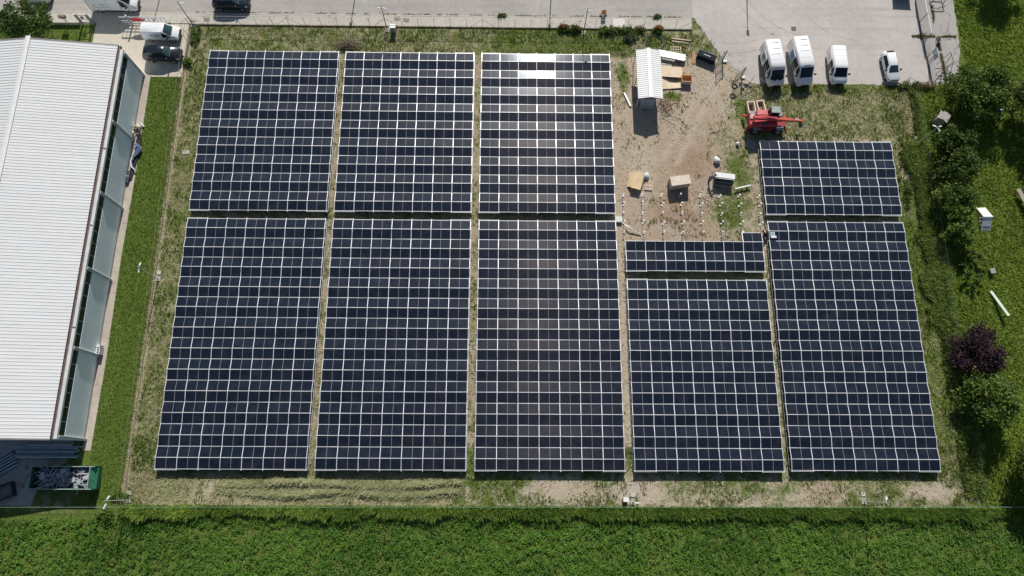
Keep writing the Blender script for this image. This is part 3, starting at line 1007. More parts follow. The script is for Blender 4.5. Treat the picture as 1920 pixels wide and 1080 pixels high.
def vehicle(name, label, cat, loc, rz, secs, paint, ws, axles, r, wt, sides=(), rear=None, mirrors=None, group=None, grille=True, bumper=M_PLAST, screen=M_GLASS):
    t = thing(name, label, cat, loc, rz, group)
    lf = Loft(secs)
    b = lf.body().build('body', paint, t, smooth=True, bevel=0.0)
    b.data.polygons.foreach_set('use_smooth', [True] * len(b.data.polygons))
    es = b.modifiers.new('edge', 'EDGE_SPLIT')
    es.split_angle = radians(38)
    lf.top(*ws).build('windscreen', screen, t, smooth=True)
    lf.top(ws[1], ws[1] + 0.08, 0.92, 0.010, 1).build('cowl', M_PLAST, t)
    if rear:
        lf.top(*rear, rear=True).build('rear_window', M_GLASS, t, smooth=True)
    for s in (-1, 1):
        for c in sides:
            lf.patch(s, c).build('side_window', M_GLASS, t)
        for ax in axles:
            wheel(t, ax, s * wt, r)
        xf = secs[-1][0]
        lf.patch(s, ((xf - 0.42, 2.6), (xf - 0.10, 2.6), (xf - 0.12, 4.2), (xf - 0.45, 3.9)), 0.015, 2, 2).build('headlight', M_LAMP, t)
        lf.patch(s, ((secs[0][0] + 0.01, 2.2), (secs[0][0] + 0.12, 2.2), (secs[0][0] + 0.12, 4.6), (secs[0][0] + 0.01, 4.6)), 0.012, 1, 2).build('tail_light', M_REDL, t)
        if mirrors:
            mx, mz, my = mirrors
            MB().box(mx - 0.10, mx + 0.08, s * my - 0.13, s * my + 0.13, mz - 0.10, mz + 0.14).build('mirror', M_PLAST, t, bevel=0.03)
    xf, w = secs[-1][0], secs[-1][5]
    MB().box(xf - 0.25, xf + 0.05, -w * 0.98, w * 0.98, secs[-1][1] - 0.08, secs[-1][1] + 0.22).build('front_bumper', bumper, t, bevel=0.05)
    MB().box(secs[0][0] - 0.05, secs[0][0] + 0.15, -secs[0][5] * 0.98, secs[0][5] * 0.98, secs[0][1] - 0.05, secs[0][1] + 0.2).build('rear_bumper', bumper, t, bevel=0.05)
    if grille:
        MB().box(xf - 0.02, xf + 0.025, -w * 0.6, w * 0.6, secs[-1][1] + 0.26, secs[-1][1] + 0.42).build('grille', M_PLAST, t)
    MB().box(axles[0] + 0.5, axles[1] - 0.5, -wt, wt, 0.22, 0.42).build('sill', M_PLAST, t)
    return t, lf


BIGVAN = [(-2.95, 0.45, 1.25, 2.50, .93, .97, .80), (-2.82, 0.42, 1.25, 2.58, .95, .99, .84), (0.6, 0.40, 1.25, 2.62, .96, 1.0, .86), (1.15, 0.40, 1.25, 2.56, .96, 1.0, .84),
          (1.45, 0.40, 1.22, 2.36, .96, 1.0, .80), (2.20, 0.40, 1.12, 1.48, .95, .98, .80), (2.62, 0.40, 0.98, 1.22, .92, .95, .74), (2.84, 0.40, 0.85, 1.05, .84, .88, .64), (2.96, 0.42, 0.70, 0.84, .68, .72, .50)]
MIDVAN = [(-2.45, 0.45, 1.10, 1.86, .90, .93, .76), (-2.33, 0.40, 1.10, 1.95, .92, .95, .80), (0.4, 0.38, 1.10, 1.97, .93, .96, .82), (0.80, 0.38, 1.08, 1.93, .93, .96, .80),
          (1.65, 0.38, 1.02, 1.28, .92, .95, .80), (2.12, 0.38, 0.92, 1.10, .90, .92, .72), (2.36, 0.38, 0.78, 0.94, .80, .84, .60), (2.47, 0.40, 0.64, 0.76, .64, .68, .46)]
SMALLVAN = [(-2.25, 0.42, 1.05, 1.72, .86, .90, .74), (-2.12, 0.38, 1.05, 1.82, .88, .92, .78), (0.3, 0.36, 1.05, 1.85, .89, .93, .78), (0.65, 0.36, 1.02, 1.80, .89, .93, .76),
            (1.40, 0.36, 0.98, 1.18, .88, .92, .76), (1.98, 0.36, 0.86, 1.00, .86, .88, .68), (2.22, 0.38, 0.66, 0.78, .76, .80, .58)]
HATCH = [(-2.02, 0.42, 0.78, 0.95, .74, .78, .62), (-1.88, 0.36, 0.88, 1.22, .80, .84, .58), (-1.50, 0.32, 0.92, 1.42, .84, .87, .58), (-0.4, 0.30, 0.90, 1.46, .85, .88, .60),
         (0.30, 0.30, 0.88, 1.40, .85, .88, .58), (1.05, 0.30, 0.86, 0.98, .84, .87, .68), (1.70, 0.32, 0.74, 0.84, .80, .83, .64), (2.02, 0.36, 0.58, 0.66, .66, .70, .48)]
SUV = [(-2.25, 0.46, 0.95, 1.15, .80, .84, .66), (-2.08, 0.40, 1.02, 1.45, .86, .90, .62), (-1.60, 0.36, 1.05, 1.62, .90, .93, .62), (-0.5, 0.34, 1.04, 1.66, .91, .94, .64),
       (0.35, 0.34, 1.02, 1.60, .91, .94, .62), (1.10, 0.34, 1.00, 1.14, .90, .93, .74), (1.90, 0.36, 0.90, 1.02, .87, .90, .70), (2.28, 0.42, 0.66, 0.76, .72, .76, .52)]


def small_text(t, lf, side, x0, x1, k, hgt, n, material, name='lettering'):
    """a row of small unreadable characters on the side of a vehicle"""
    mb = MB()
    dx = (x1 - x0) / n
    for i in range(n):
        if random.random() < 0.12:
            continue
        a = x0 + i * dx
        p = lf.pt(a + dx * 0.4, side, k)
        h = hgt * random.uniform(0.7, 1.0)
        mb.box(a, a + dx * 0.65, min(p.y, p.y + side * 0.018), max(p.y, p.y + side * 0.018), p.z, p.z + h)
    mb.build(name, material, t)


M_GREEN = mat('logo_green', (0.06, 0.24, 0.07), 0.5, 0, 0.2, 6)
M_BLUEL = mat('picture_blue', (0.045, 0.13, 0.33), 0.4, 0, 0.15, 5)
M_PALEB = mat('pale_blue_film', (0.45, 0.55, 0.68), 0.4, 0, 0.1, 3)
M_INK = mat('grey_ink', (0.08, 0.09, 0.11), 0.6)
MIRB, MIRM, MIRS = (1.95, 1.45, 1.24), (1.35, 1.25, 1.16), (1.05, 1.15, 1.05)
GRP = 'vans parked at the yard edge'


def van_trim(t, lf, xs, zt, seams, k0=1.3, k1=4.9):
    for x in xs:
        MB().box(x, x + 0.05, -0.62, 0.62, zt - 0.01, zt + 0.03).build('roof_rib', M_VAN, t)
    for s_ in (-1, 1):
        for x in seams:
            lf.patch(s_, ((x, k0), (x + 0.03, k0), (x + 0.03, k1), (x, k1)), 0.009, 1, 4).build('door_seam', M_INK, t)
        lf.patch(s_, ((-1.2, 1.05), (1.3, 1.05), (1.3, 1.45), (-1.2, 1.45)), 0.014, 4, 1).build('side_trim', M_PLAST, t)


# heading -Y: local +x -> world -Y
HS = -pi / 2
def scaled(secs, k, w=1.0):
    return [(s[0] * k, s[1], s[2], s[3], s[4] * w, s[5] * w, s[6] * w * 1.05) for s in secs]


t, lf = vehicle('van', 'white high roof van with green round emblem on its open side door', 'van', (33.62, 26.1, 0.01), HS + radians(5.5), scaled(BIGVAN, 0.93, 1.06), M_VAN, (1.45, 2.20), (-1.75, 1.95), 0.36, 0.86,
                (((1.22, 3.1), (2.0, 3.1), (1.72, 4.9), (1.22, 4.9)),), None, MIRB, GRP)


def side_door(t, lf, graphics):
    # sliding door pushed back along the right hand side of the van (local -y), dark doorway in front of it
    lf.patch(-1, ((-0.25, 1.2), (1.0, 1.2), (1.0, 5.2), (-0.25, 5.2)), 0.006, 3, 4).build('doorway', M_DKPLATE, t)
    d = MB().box(-1.55, -0.22, -1.16, -1.09, 0.55, 2.25).build('sliding_door', M_VAN, t, bevel=0.02)
    if graphics == 'green':
        n = 20
        MB().add([(-0.9 + 0.52 * cos(2 * pi * k / n), -1.166, 1.5 + 0.52 * sin(2 * pi * k / n)) for k in range(n)], [tuple(range(n))]).build('emblem', M_GREEN, d)
        MB().add([(-0.8, -1.172, 1.2), (-0.55, -1.172, 1.25), (-0.62, -1.172, 1.62)], [(0, 1, 2)]).build('emblem_mark', M_WHITE, d)
    if graphics == 'panel':
        f = MB().box(-1.50, -0.27, -1.168, -1.158, 1.05, 2.2).build('picture', M_PALEB, d)
        for i in range(4):
            for j in range(3):
                MB().box(-1.45 + i * 0.295, -1.19 + i * 0.295, -1.176, -1.164, 1.12 + j * 0.35, 1.43 + j * 0.35).build('picture_cell', M_BLUEL, d)
        MB().box(-1.50, -0.27, -1.170, -1.159, 0.62, 1.0).build('green_band', M_GREEN, d)


side_door(t, lf, 'green')
van_trim(t, lf, (-2.2, -1.4, -0.6, 0.2), 2.61, (1.12, 1.98))
mb = MB()
for i in range(14):
    y = -0.42 + i * 0.065
    mb.box(1.20, 1.20 + 0.10, y, y + 0.045, 2.535, 2.55 if i else 2.56)
mb.build('roof_lettering', M_INK, t)
for s in (-1, 1):
    MB().box(2.28, 2.44, s * 0.32 - 0.15, s * 0.32 + 0.15, 1.39, 1.42).build('bonnet_vent', M_PLAST, t)
t, lf = vehicle('van', 'white high roof van with blue panel picture on its open side door', 'van', (37.22, 26.4, 0.01), HS + radians(5.5), scaled(BIGVAN, 1.0, 1.06), M_VAN, (1.45, 2.20), (-1.75, 1.95), 0.36, 0.86,
                (((1.22, 3.1), (2.0, 3.1), (1.72, 4.9), (1.22, 4.9)),), None, MIRB, GRP)
side_door(t, lf, 'panel')
van_trim(t, lf, (-2.4, -1.6, -0.8, 0.1), 2.61, (1.12, 2.02))
mb = MB()
for i in range(14):
    y = -0.42 + i * 0.065
    mb.box(1.20, 1.31, y, y + 0.045, 2.535, 2.55 if i else 2.56)
mb.build('roof_lettering', M_INK, t)
t, lf = vehicle('van', 'plain white lower van with open side door, right of the two tall vans', 'van', (41.9, 26.1, 0.01), HS + radians(0), scaled(MIDVAN, 0.97, 1.06), M_VAN, (0.82, 1.65), (-1.45, 1.55), 0.33, 0.83,
                (((0.62, 3.1), (1.45, 3.1), (1.1, 4.9), (0.62, 4.9)),), None, MIRM, GRP)
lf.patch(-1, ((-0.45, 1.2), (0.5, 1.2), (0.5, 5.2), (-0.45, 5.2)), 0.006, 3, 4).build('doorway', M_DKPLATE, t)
MB().box(-1.6, -0.42, -1.06, -1.01, 0.5, 1.75).build('sliding_door', M_VAN, t, bevel=0.02)
for k in range(3):
    MB().box(-1.8 + k * 0.9, -1.75 + k * 0.9 + 0.04, -0.7, 0.7, 1.955, 1.975).build('roof_rib', M_VAN, t)
t, lf = vehicle('car', 'small white hatchback parked beside the white vans', 'car', (48.82, 26.35, 0.01), HS + radians(4.5), HATCH, M_VAN, (0.32, 1.02), (-1.25, 1.3), 0.31, 0.76,
                (((-1.35, 3.2), (0.75, 3.15), (0.15, 4.85), (-1.2, 4.85)),), (-1.86, -1.52), (0.75, 0.98, 0.95), bumper=M_VAN, screen=M_GLASSB)
# left side of the photo, heading +X
t, lf = vehicle('van', 'large white van parked on the road above the gate', 'van', (-50.2, 34.35, 0.01), 0.0, BIGVAN, M_VAN, (1.45, 2.20), (-1.95, 1.95), 0.36, 0.86,
                (((1.22, 3.1), (2.05, 3.1), (1.72, 4.9), (1.22, 4.9)),), None, MIRB)
van_trim(t, lf, (-2.4, -1.6, -0.8, 0.1), 2.61, (-0.3, 1.12, 2.06))
small_text(t, lf, -1, -2.3, -0.6, 3.5, 0.14, 15, M_INK)
small_text(t, lf, -1, -2.4, -1.5, 3.0, 0.07, 12, M_INK)
small_text(t, lf, -1, -1.4, -0.3, 2.8, 0.06, 14, M_INK)
t, lf = vehicle('van', 'small white van with black V mark on the concrete driveway', 'van', (-43.65, 30.05, 0.03), radians(-1), SMALLVAN, M_VAN, (0.68, 1.40), (-1.45, 1.45), 0.32, 0.80,
                (((0.42, 3.1), (1.35, 3.1), (0.95, 4.9), (0.42, 4.9)),), None, MIRS, screen=M_GLASSB)
p = lf.pt(-1.0, -1, 3.6)
MB().add([(-1.15, p.y - .03, p.z + .32), (-1.02, p.y - .03, p.z + .32), (-0.86, p.y - .03, p.z + .02), (-0.78, p.y - .03, p.z + .30), (-0.70, p.y - .03, p.z + .30), (-0.83, p.y - .03, p.z - .06)],
         [(0, 5, 2, 1), (2, 5, 4, 3)]).build('v_mark', M_INK, t)
small_text(t, lf, -1, -0.62, 0.18, 3.95, 0.13, 9, mat('red_ink', (0.30, 0.12, 0.14), 0.5), 'red_lettering')
small_text(t, lf, -1, -0.62, 0.18, 3.45, 0.10, 10, M_INK)
t, lf = vehicle('car', 'shiny black car parked next to the small white van', 'car', (-43.15, 27.05, 0.03), radians(-1), SUV, M_BLACKP, (0.38, 1.08), (-1.4, 1.4), 0.34, 0.82,
                (((-1.5, 3.2), (0.8, 3.15), (0.2, 4.85), (-1.35, 4.85)),), (-2.06, -1.62), (0.85, 1.12, 1.02), screen=M_GLASSB)
t, lf = vehicle('car', 'dark sport utility car parked on the road beside the pavement', 'car', (-35.4, 34.75, 0.01), 0.0, SUV, M_NAVYP, (0.38, 1.08), (-1.4, 1.4), 0.34, 0.82,
                (((-1.5, 3.2), (0.8, 3.15), (0.2, 4.85), (-1.35, 4.85)),), (-2.06, -1.62), (0.85, 1.12, 1.02), screen=M_GLASSB)
t, lf = vehicle('car', 'silver car half hidden behind the street tree', 'car', (-60.6, 35.4, 0.01), pi, HATCH, mat('silver_paint', (0.6, 0.62, 0.66), 0.25, 0.3, 0.04, 2), (0.32, 1.02), (-1.25, 1.3), 0.31, 0.76,
                (((-1.35, 3.2), (0.75, 3.15), (0.15, 4.85), (-1.2, 4.85)),), (-1.86, -1.52), (0.75, 0.98, 0.95))
# blue tipper corner at the top edge of the yard
tt = thing('skip', 'dark blue skip at the top edge of the yard by the gate', 'skip', (52.0, 37.6, 0.012), radians(-4))
MB().add([(-1.0, -0.7, 0), (1.0, -0.7, 0), (1.0, 0.7, 0), (-1.0, 0.7, 0), (-1.15, -0.9, 1.1), (1.15, -0.9, 1.1), (1.15, 0.9, 1.1), (-1.15, 0.9, 1.1)],
         [(3, 2, 1, 0), (0, 1, 5, 4), (1, 2, 6, 5), (2, 3, 7, 6), (3, 0, 4, 7)]).build('hopper', mat('skip_blue', (0.03, 0.05, 0.11), 0.5), tt)
MB().box(-1.2, 1.2, -0.95, -0.88, 1.04, 1.14).box(-1.2, 1.2, 0.88, 0.95, 1.04, 1.14).build('rim', mat('skip_blue', (0.03, 0.05, 0.11), 0.5), tt)


# ------------------------------------------------------------------ red telehandler
def telehandler():
    t = thing('telehandler', 'red telescopic handler with long boom and dark glazed cab', 'telehandler', (32.2, 18.15, 0), radians(-1))
    MB().box(-2.3, 2.2, -0.55, 0.55, 0.55, 1.1).box(-1.0, 0.9, -1.0, 1.0, 0.6, 1.15).build('chassis', mat('dark_red', (0.30, 0.02, 0.03), 0.5, 0, 0.2, 3), t, bevel=0.04)
    for sx in (-1.45, 1.35):
        for sy in (-1.0, 1.0):
            o = MB().tube([(sx, sy - 0.24, 0.62), (sx, sy - 0.18, 0.62), (sx, sy + 0.18, 0.62), (sx, sy + 0.24, 0.62)], [0.5, 0.62, 0.62, 0.5], 18).build('wheel', M_TYRE, t)
            MB().tube([(sx, sy + math.copysign(0.22, sy), 0.62), (sx, sy + math.copysign(0.27, sy), 0.62)], [0.3, 0.24], 12).build('rim', M_RIM, o)
            MB().box(sx - 0.45, sx + 0.45, sy - 0.28, sy + 0.28, 1.28, 1.33).build('mudguard', mat('grey_mudguard', (0.28, 0.31, 0.34), 0.6), t)
    # turret, engine cover
    MB().tube([(-0.1, 0, 1.1), (-0.1, 0, 1.4)], 0.7, 16).build('slew_ring', M_STEELDK, t)
    MB().box(-1.9, 0.9, -0.95, 0.2, 1.4, 1.9).build('turret', M_RED, t, bevel=0.06)
    MB().add([(-1.75, 0.15, 1.4), (-0.15, 0.15, 1.4), (-0.15, 1.15, 1.4), (-1.55, 1.15, 1.4), (-1.6, 0.2, 2.15), (-0.2, 0.2, 2.15), (-0.25, 1.05, 2.05), (-1.45, 1.05, 2.0)],
             [(3, 2, 1, 0), (4, 5, 6, 7), (0, 1, 5, 4), (1, 2, 6, 5), (2, 3, 7, 6), (3, 0, 4, 7)]).build('engine_cover', M_RED, t, bevel=0.05)
    MB().box(-2.5, -1.9, -0.95, 0.55, 0.95, 1.95).build('counterweight', M_RED, t, bevel=0.08)
    for s in (-1, 1):
        MB().bar((-2.45, s * 0.75, 1.0), (-2.75, s * 1.25, 0.35), 0.2, 0.16).build('outrigger', M_RED, t)
        MB().bar((2.15, s * 0.55, 0.9), (2.45, s * 1.2, 0.35), 0.2, 0.16).build('outrigger', M_RED, t)
    # cab
    cab = MB().box(-0.1, 1.05, 0.2, 1.15, 1.2, 1.75).build('cab', mat('dark_red', (0.30, 0.02, 0.03)), t, bevel=0.04)
    MB().add([(-0.12, 0.22, 1.75), (1.08, 0.22, 1.75), (1.08, 1.12, 1.75), (-0.12, 1.12, 1.75), (0.0, 0.28, 2.75), (0.98, 0.28, 2.75), (0.98, 1.06, 2.75), (0.0, 1.06, 2.75)],
             [(0, 1, 5, 4), (1, 2, 6, 5), (2, 3, 7, 6), (3, 0, 4, 7)]).build('glazing', M_GLASS, cab)
    MB().box(-0.05, 1.03, 0.24, 1.10, 2.75, 2.86).build('cab_roof', mat('cab_roof_grey', (0.30, 0.37, 0.36), 0.5, 0, 0.35, 3.5), cab, bevel=0.04)
    for x in (0.0, 0.98):
        for y in (0.28, 1.06):
            MB().bar((x, y, 1.75), (x, y, 2.78), 0.06).build('cab_pillar', M_PLAST, cab)
    # boom: three telescoping boxes
    MB().bar((-2.2, -0.25, 2.5), (1.2, -0.25, 2.2), 0.40, 0.46).build('boom', mat('boom_red', (0.62, 0.10, 0.095), 0.4, 0, 0.15, 2), t, bevel=0.04)
    MB().box(-1.7, 0.6, -0.30, -0.20, 2.60, 2.66).build('boom_rib', M_RED, t)
    MB().tube([(-2.0, -0.05, 2.75), (-1.0, 0.05, 2.72), (0.9, 0.02, 2.5)], 0.035, 6).build('hose', M_PLAST, t)
    MB().box(-0.9, -0.3, -0.95, -0.5, 1.9, 2.0).build('service_hatch', M_STEELDK, t)
    MB().box(-2.45, -1.95, -0.2, 0.5, 1.95, 2.1).build('light_bar', mat('pale_pink', (0.6, 0.35, 0.33), 0.5), t)
    MB().bar((1.1, -0.25, 2.2), (2.6, -0.25, 2.05), 0.34, 0.38).build('boom_section', mat('faded_red', (0.60, 0.10, 0.07), 0.45, 0, 0.15, 3), t, bevel=0.03)
    MB().bar((2.5, -0.25, 2.06), (3.95, -0.25, 1.9), 0.27, 0.30).build('boom_section', mat('boom_orange_red', (0.62, 0.12, 0.05), 0.45, 0, 0.15, 3), t, bevel=0.03)
    MB().tube([(-0.6, -0.25, 1.75), (1.6, -0.25, 1.72)], 0.08, 8).build('lift_cylinder', M_STEELDK, t)
    MB().tube([(0.9, -0.02, 2.25), (3.3, -0.05, 2.05)], 0.03, 6).build('hose', M_PLAST, t)
    MB().box(2.9, 3.3, -0.42, -0.1, 2.15, 2.35).build('valve_block', mat('pink_grey', (0.45, 0.30, 0.28), 0.6), t)
    hd = MB().box(3.85, 4.1, -0.7, 0.2, 1.0, 1.95).build('tool_carrier', M_STEELDK, t, bevel=0.03)
    for y in (-0.62, 0.08):
        MB().box(4.05, 4.85, y - 0.05, y + 0.05, 1.0, 1.05).build('fork', M_STEELDK, hd)
    return t


telehandler()
for i, (x, y, rz, lb) in enumerate(((30.55, 20.35, radians(6), 'pale stone tub left of its twin behind the red telehandler'), (31.75, 20.5, radians(8), 'pale stone tub nearest the telehandler cab'))):
    t = thing('tub', lb, 'tub', (x, y, 0), rz, 'tubs behind the telehandler')
    mb = MB()
    a, b, w, h = 0.45, 0.75, 0.09, 0.75
    M_TUB = mat('pale_tub', (0.70, 0.62, 0.52), 0.8, 0, 0.12, 4)
    mb.box(-a, a, -b, -b + w, 0, h).box(-a, a, b - w, b, 0, h).box(-a, -a + w, -b + w, b - w, 0, h).box(a - w, a, -b + w, b - w, 0, h)
    mb.build('wall', M_TUB, t)
    MB().box(-a + w, a - w, -b + w, b - w, 0.0, 0.12 + 0.2 * i).build('contents', mat('rusty_mud', (0.33, 0.17, 0.10), 0.9, 0, 0.3, 5), t)
    MB().box(-a - 0.04, a + 0.04, -b - 0.04, -b + w, h, h + 0.04).box(-a - 0.04, a + 0.04, b - w, b + 0.04, h, h + 0.04).box(-a - 0.04, -a + w, -b + w, b - w, h, h + 0.04).box(a - w, a + 0.04, -b + w, b - w, h, h + 0.04).build('rim', M_TUB, t)


# ------------------------------------------------------------------ tin shed and what lies round it
def shed():
    x0, x1, y0, y1, ze, zr = 16.08, 19.12, 20.28, 27.0, 2.65, 3.0
    xm = (x0 + x1) / 2 - 0.02
    t = thing('shed', 'narrow shed with white ribbed gable roof and grey end wall', 'shed', (xm, y0, 0))
    MB().box(-0.75, 0.75, 0.05, 6.4, 0, 2.62).build('wall', mat('shed_wall', (0.34, 0.38, 0.41), 0.6, 0.1, 0.3, 1.2), t)
    MB().box(-0.70, 0.70, -0.02, 0.05, 0.05, 2.55).build('end_door', mat('shed_door', (0.30, 0.36, 0.41), 0.55, 0.1, 0.25, 1.0), t)
    for xx in (-1.35, 1.35):
        for yy in (0.15, 3.3, 6.5):
            MB().bar((xx, yy, 0), (xx, yy, 2.62), 0.09).build('post', M_GALV, t)
    M_SR = mat('shed_roof', (0.90, 0.905, 0.90), 0.42, 0.0, 0.04, 1.0)
    rf = MB().add([(x0 - xm, 0, ze - 0.03), (0, 0, zr - 0.03), (x1 - xm, 0, ze - 0.03), (x0 - xm, y1 - y0, ze - 0.03), (0, y1 - y0, zr - 0.03), (x1 - xm, y1 - y0, ze - 0.03)],
                  [(0, 1, 4, 3), (1, 2, 5, 4)]).build('roof', M_SR, t)
    n = 24
    wd = (y1 - y0) / n
    prof = [(0, 0), (wd * 0.55, 0), (wd * 0.66, 0.032), (wd * 0.85, 0.032), (wd * 0.97, 0)]
    for xe in (x0 - xm, x1 - xm):
        vs = [(xe, p, ze + q) for p, q in prof] + [(0, p, zr + q) for p, q in prof]
        fs = [(i, i + 1, 6 + i, 5 + i) for i in range(4)]
        if xe < 0:
            fs = [tuple(reversed(f)) for f in fs]
        me = MB().add(vs, fs).build('tmp', M_SR).data
        for i in range(n):
            inst('roof_rib', me, rf, (0, i * wd, 0))
    MB().add([(-0.24, -0.05, zr + 0.05), (0, -0.05, zr + 0.09), (0.24, -0.05, zr + 0.05), (-0.24, y1 - y0 + 0.05, zr + 0.05), (0, y1 - y0 + 0.05, zr + 0.09), (0.24, y1 - y0 + 0.05, zr + 0.05)],
             [(1, 0, 3, 4), (2, 1, 4, 5)]).build('ridge_cap', M_SR, rf)


shed()
for o in [o for o in bpy.data.objects if o.name.startswith('tmp')]:
    bpy.data.objects.remove(o)


def pallet(label, x, y, z, rz, L=1.2, Wd=0.8, m=M_WOOD, n=7, tilt=0.0):
    t = thing('pallet', label, 'pallet', (x, y, z), rz)
    t.rotation_euler = (tilt, 0, rz)
    for k in range(n):
        a = -L / 2 + (L - 0.1) * k / (n - 1)
        MB().box(a, a + 0.1, -Wd / 2, Wd / 2, 0.12, 0.145).build('slat', m, t)
    for yy in (-Wd / 2 + 0.05, 0, Wd / 2 - 0.05):
        MB().box(-L / 2, L / 2, yy - 0.05, yy + 0.05, 0.0, 0.12).build('bearer', m, t)
    return t


def carton(name, label, x, y, z, rz, L, Wd, H, m, open_front=False, cat='box'):
    t = thing(name, label, cat, (x, y, z), rz)
    MB().box(-L / 2, L / 2, -Wd / 2, Wd / 2, 0, H).build('body', m, t, bevel=0.015)
    return t


# steel profiles stacked beside the shed
t = thing('profile_stack', 'stack of long white metal profiles lying beside the shed', 'metal profiles', (21.1, 27.75, 0), radians(-12))
for k in range(2):
    MB().box(-1.7, 1.7, -0.42, 0.42, 0.0 + k * 0.22, 0.08 + k * 0.22).build('packing', M_OLDWOOD, t)
for k in range(5):
    MB().box(-1.75 + (k % 2) * 0.12, 1.7 + (k % 2) * 0.12, -0.45 + k * 0.19, -0.30 + k * 0.19, 0.32, 0.5).build('profile', M_ALU, t)
MB().box(-1.2, 0.5, -0.78, -0.48, 0.02, 0.42).build('plank_bundle', M_OLDWOOD, t)
pallet('white pallet frame on grass above the stacked metal profiles', 21.75, 28.85, 0, radians(-2), 1.35, 0.85, M_WOOD, 5)
pallet('small pale pallet with dark gaps between profiles and flat cardboard', 20.45, 26.75, 0, radians(2), 1.25, 0.75, mat('pale_grey_wood', (0.58, 0.56, 0.50), 0.8), 6)


def flat_card(label, pts, z, m, curl=0.2):
    """flattened carton: a bent sheet with thickness"""
    t = thing('cardboard_sheet', label, 'cardboard', (sum(p[0] for p in pts) / 4, sum(p[1] for p in pts) / 4, 0))
    cx, cy = t.location.x, t.location.y
    n = 8
    vt, vb = [], []
    for j in range(n + 1):
        for i in range(n + 1):
            u, v = i / n, j / n
            x = (pts[0][0] * (1 - u) + pts[1][0] * u) * (1 - v) + (pts[3][0] * (1 - u) + pts[2][0] * u) * v
            y = (pts[0][1] * (1 - u) + pts[1][1] * u) * (1 - v) + (pts[3][1] * (1 - u) + pts[2][1] * u) * v
            h = z + curl * (0.5 * sin(u * 5 + 1) * v + 0.3 * abs(u - 0.45))
            vt.append((x - cx, y - cy, h))
            vb.append((x - cx, y - cy, h - 0.03))
    N = (n + 1) ** 2
    fs = [(j * (n + 1) + i, j * (n + 1) + i + 1, (j + 1) * (n + 1) + i + 1, (j + 1) * (n + 1) + i) for j in range(n) for i in range(n)]
    fb = [tuple(N + k for k in reversed(f)) for f in fs]
    rimi = [i for i in range(n + 1)] + [(j + 1) * (n + 1) + n for j in range(n)] + [n * (n + 1) + i for i in range(n - 1, -1, -1)] + [j * (n + 1) for j in range(n - 1, 0, -1)]
    fr = [(rimi[k], N + rimi[k], N + rimi[(k + 1) % len(rimi)], rimi[(k + 1) % len(rimi)]) for k in range(len(rimi))]
    MB().add(vt + vb, fs + fb + fr).build('sheet', m, t)
    return t


flat_card('large flat pale cardboard lying raised beside the shed', [(19.0, 24.75), (22.25, 24.55), (22.3, 26.05), (19.0, 26.35)], 0.45, M_CARDP, 0.12)
flat_card('crumpled brown cardboard sheet below the flat pale one', [(19.0, 23.05), (22.3, 23.3), (22.2, 24.6), (19.0, 24.7)], 0.12, M_CARDP, 0.4)
t = thing('board_stack', 'grey wooden stack carrying the flat pale cardboard', 'stack', (20.6, 25.5, 0))
MB().box(-1.4, 1.4, -0.55, 0.6, 0, 0.36).build('body', M_OLDWOOD, t)
t = thing('crate', 'open wooden crate with orange inside near the shed', 'crate', (22.75, 24.3, 0), radians(-1))
M_CR = mat('crate_orange', (0.62, 0.34, 0.12), 0.7, 0, 0.15, 3)
MB().box(-0.65, 0.65, -0.48, -0.42, 0, 0.75).build('side', M_WOOD, t)
MB().box(-0.65, 0.65, 0.42, 0.48, 0, 0.75).build('side', M_CR, t)
MB().box(-0.65, -0.59, -0.42, 0.42, 0, 0.75).build('side', M_CR, t)
MB().box(0.59, 0.65, -0.42, 0.42, 0, 0.75).build('side', M_CR, t)
MB().box(-0.59, 0.59, -0.42, 0.42, 0, 0.08).build('bottom', M_CR, t)
t = thing('trough', 'long black metal box lying at the edge of the yard', 'box', (25.5, 27.55, 0), radians(-24))
MB().box(-1.2, 1.2, -0.42, 0.42, 0, 0.85).build('body', M_NAVYP, t, bevel=0.03)
MB().box(-1.2, 1.2, 0.36, 0.45, 0.85, 0.9).build('lip', M_STEELDK, t)
MB().box(-0.45, 0.45, -0.06, 0.0, 0.85, 0.88).build('slot', M_GALV, t)
t = thing('hose_coil', 'coil of dark pipe lying on grass behind the shed', 'pipe coil', (19.1, 29.9, 0))
for k in range(4):
    rr = 1.0 + 0.05 * k
    MB().tube([(rr * cos(a) + random.gauss(0, .02), rr * 0.95 * sin(a) + random.gauss(0, .02), 0.06 + 0.05 * (k % 2) + 0.03 * sin(3 * a)) for a in np.linspace(0, 2 * pi, 28)], 0.035, 5).build('turn', mat('pipe_grey', (0.10, 0.12, 0.12), 0.5), t)
for i, (x, y, rz, L) in enumerate(((22.6, 30.35, -7, 2.6), (22.4, 29.95, -8, 2.2))):
    t = thing('plank', ('pale plank on grass below the concrete pavement end' if i == 0 else 'shorter pale plank lying just below the other plank'), 'plank', (x, y, 0), radians(rz))
    MB().box(-L / 2, L / 2, -0.08, 0.08, 0.02, 0.1).build('board', M_WOOD, t)
t = thing('board', 'rust coloured board on the ground beside the black metal box', 'board', (24.0, 27.75, 0), radians(86))
MB().box(-0.9, 0.9, -0.2, 0.2, 0.02, 0.09).build('board', mat('rust_board', (0.42, 0.24, 0.14), 0.8), t)
t = thing('metal_bar', 'short white metal bar on soil left of the shed', 'bar', (15.25, 21.6, 0), radians(-68))
MB().box(-1.0, 1.0, -0.09, 0.09, 0.03, 0.18).build('bar', M_ALU, t)
t = thing('brush_pile', 'heap of dry twigs at the corner of the shed', 'twigs', (20.0, 20.6, 0))
mb = MB()
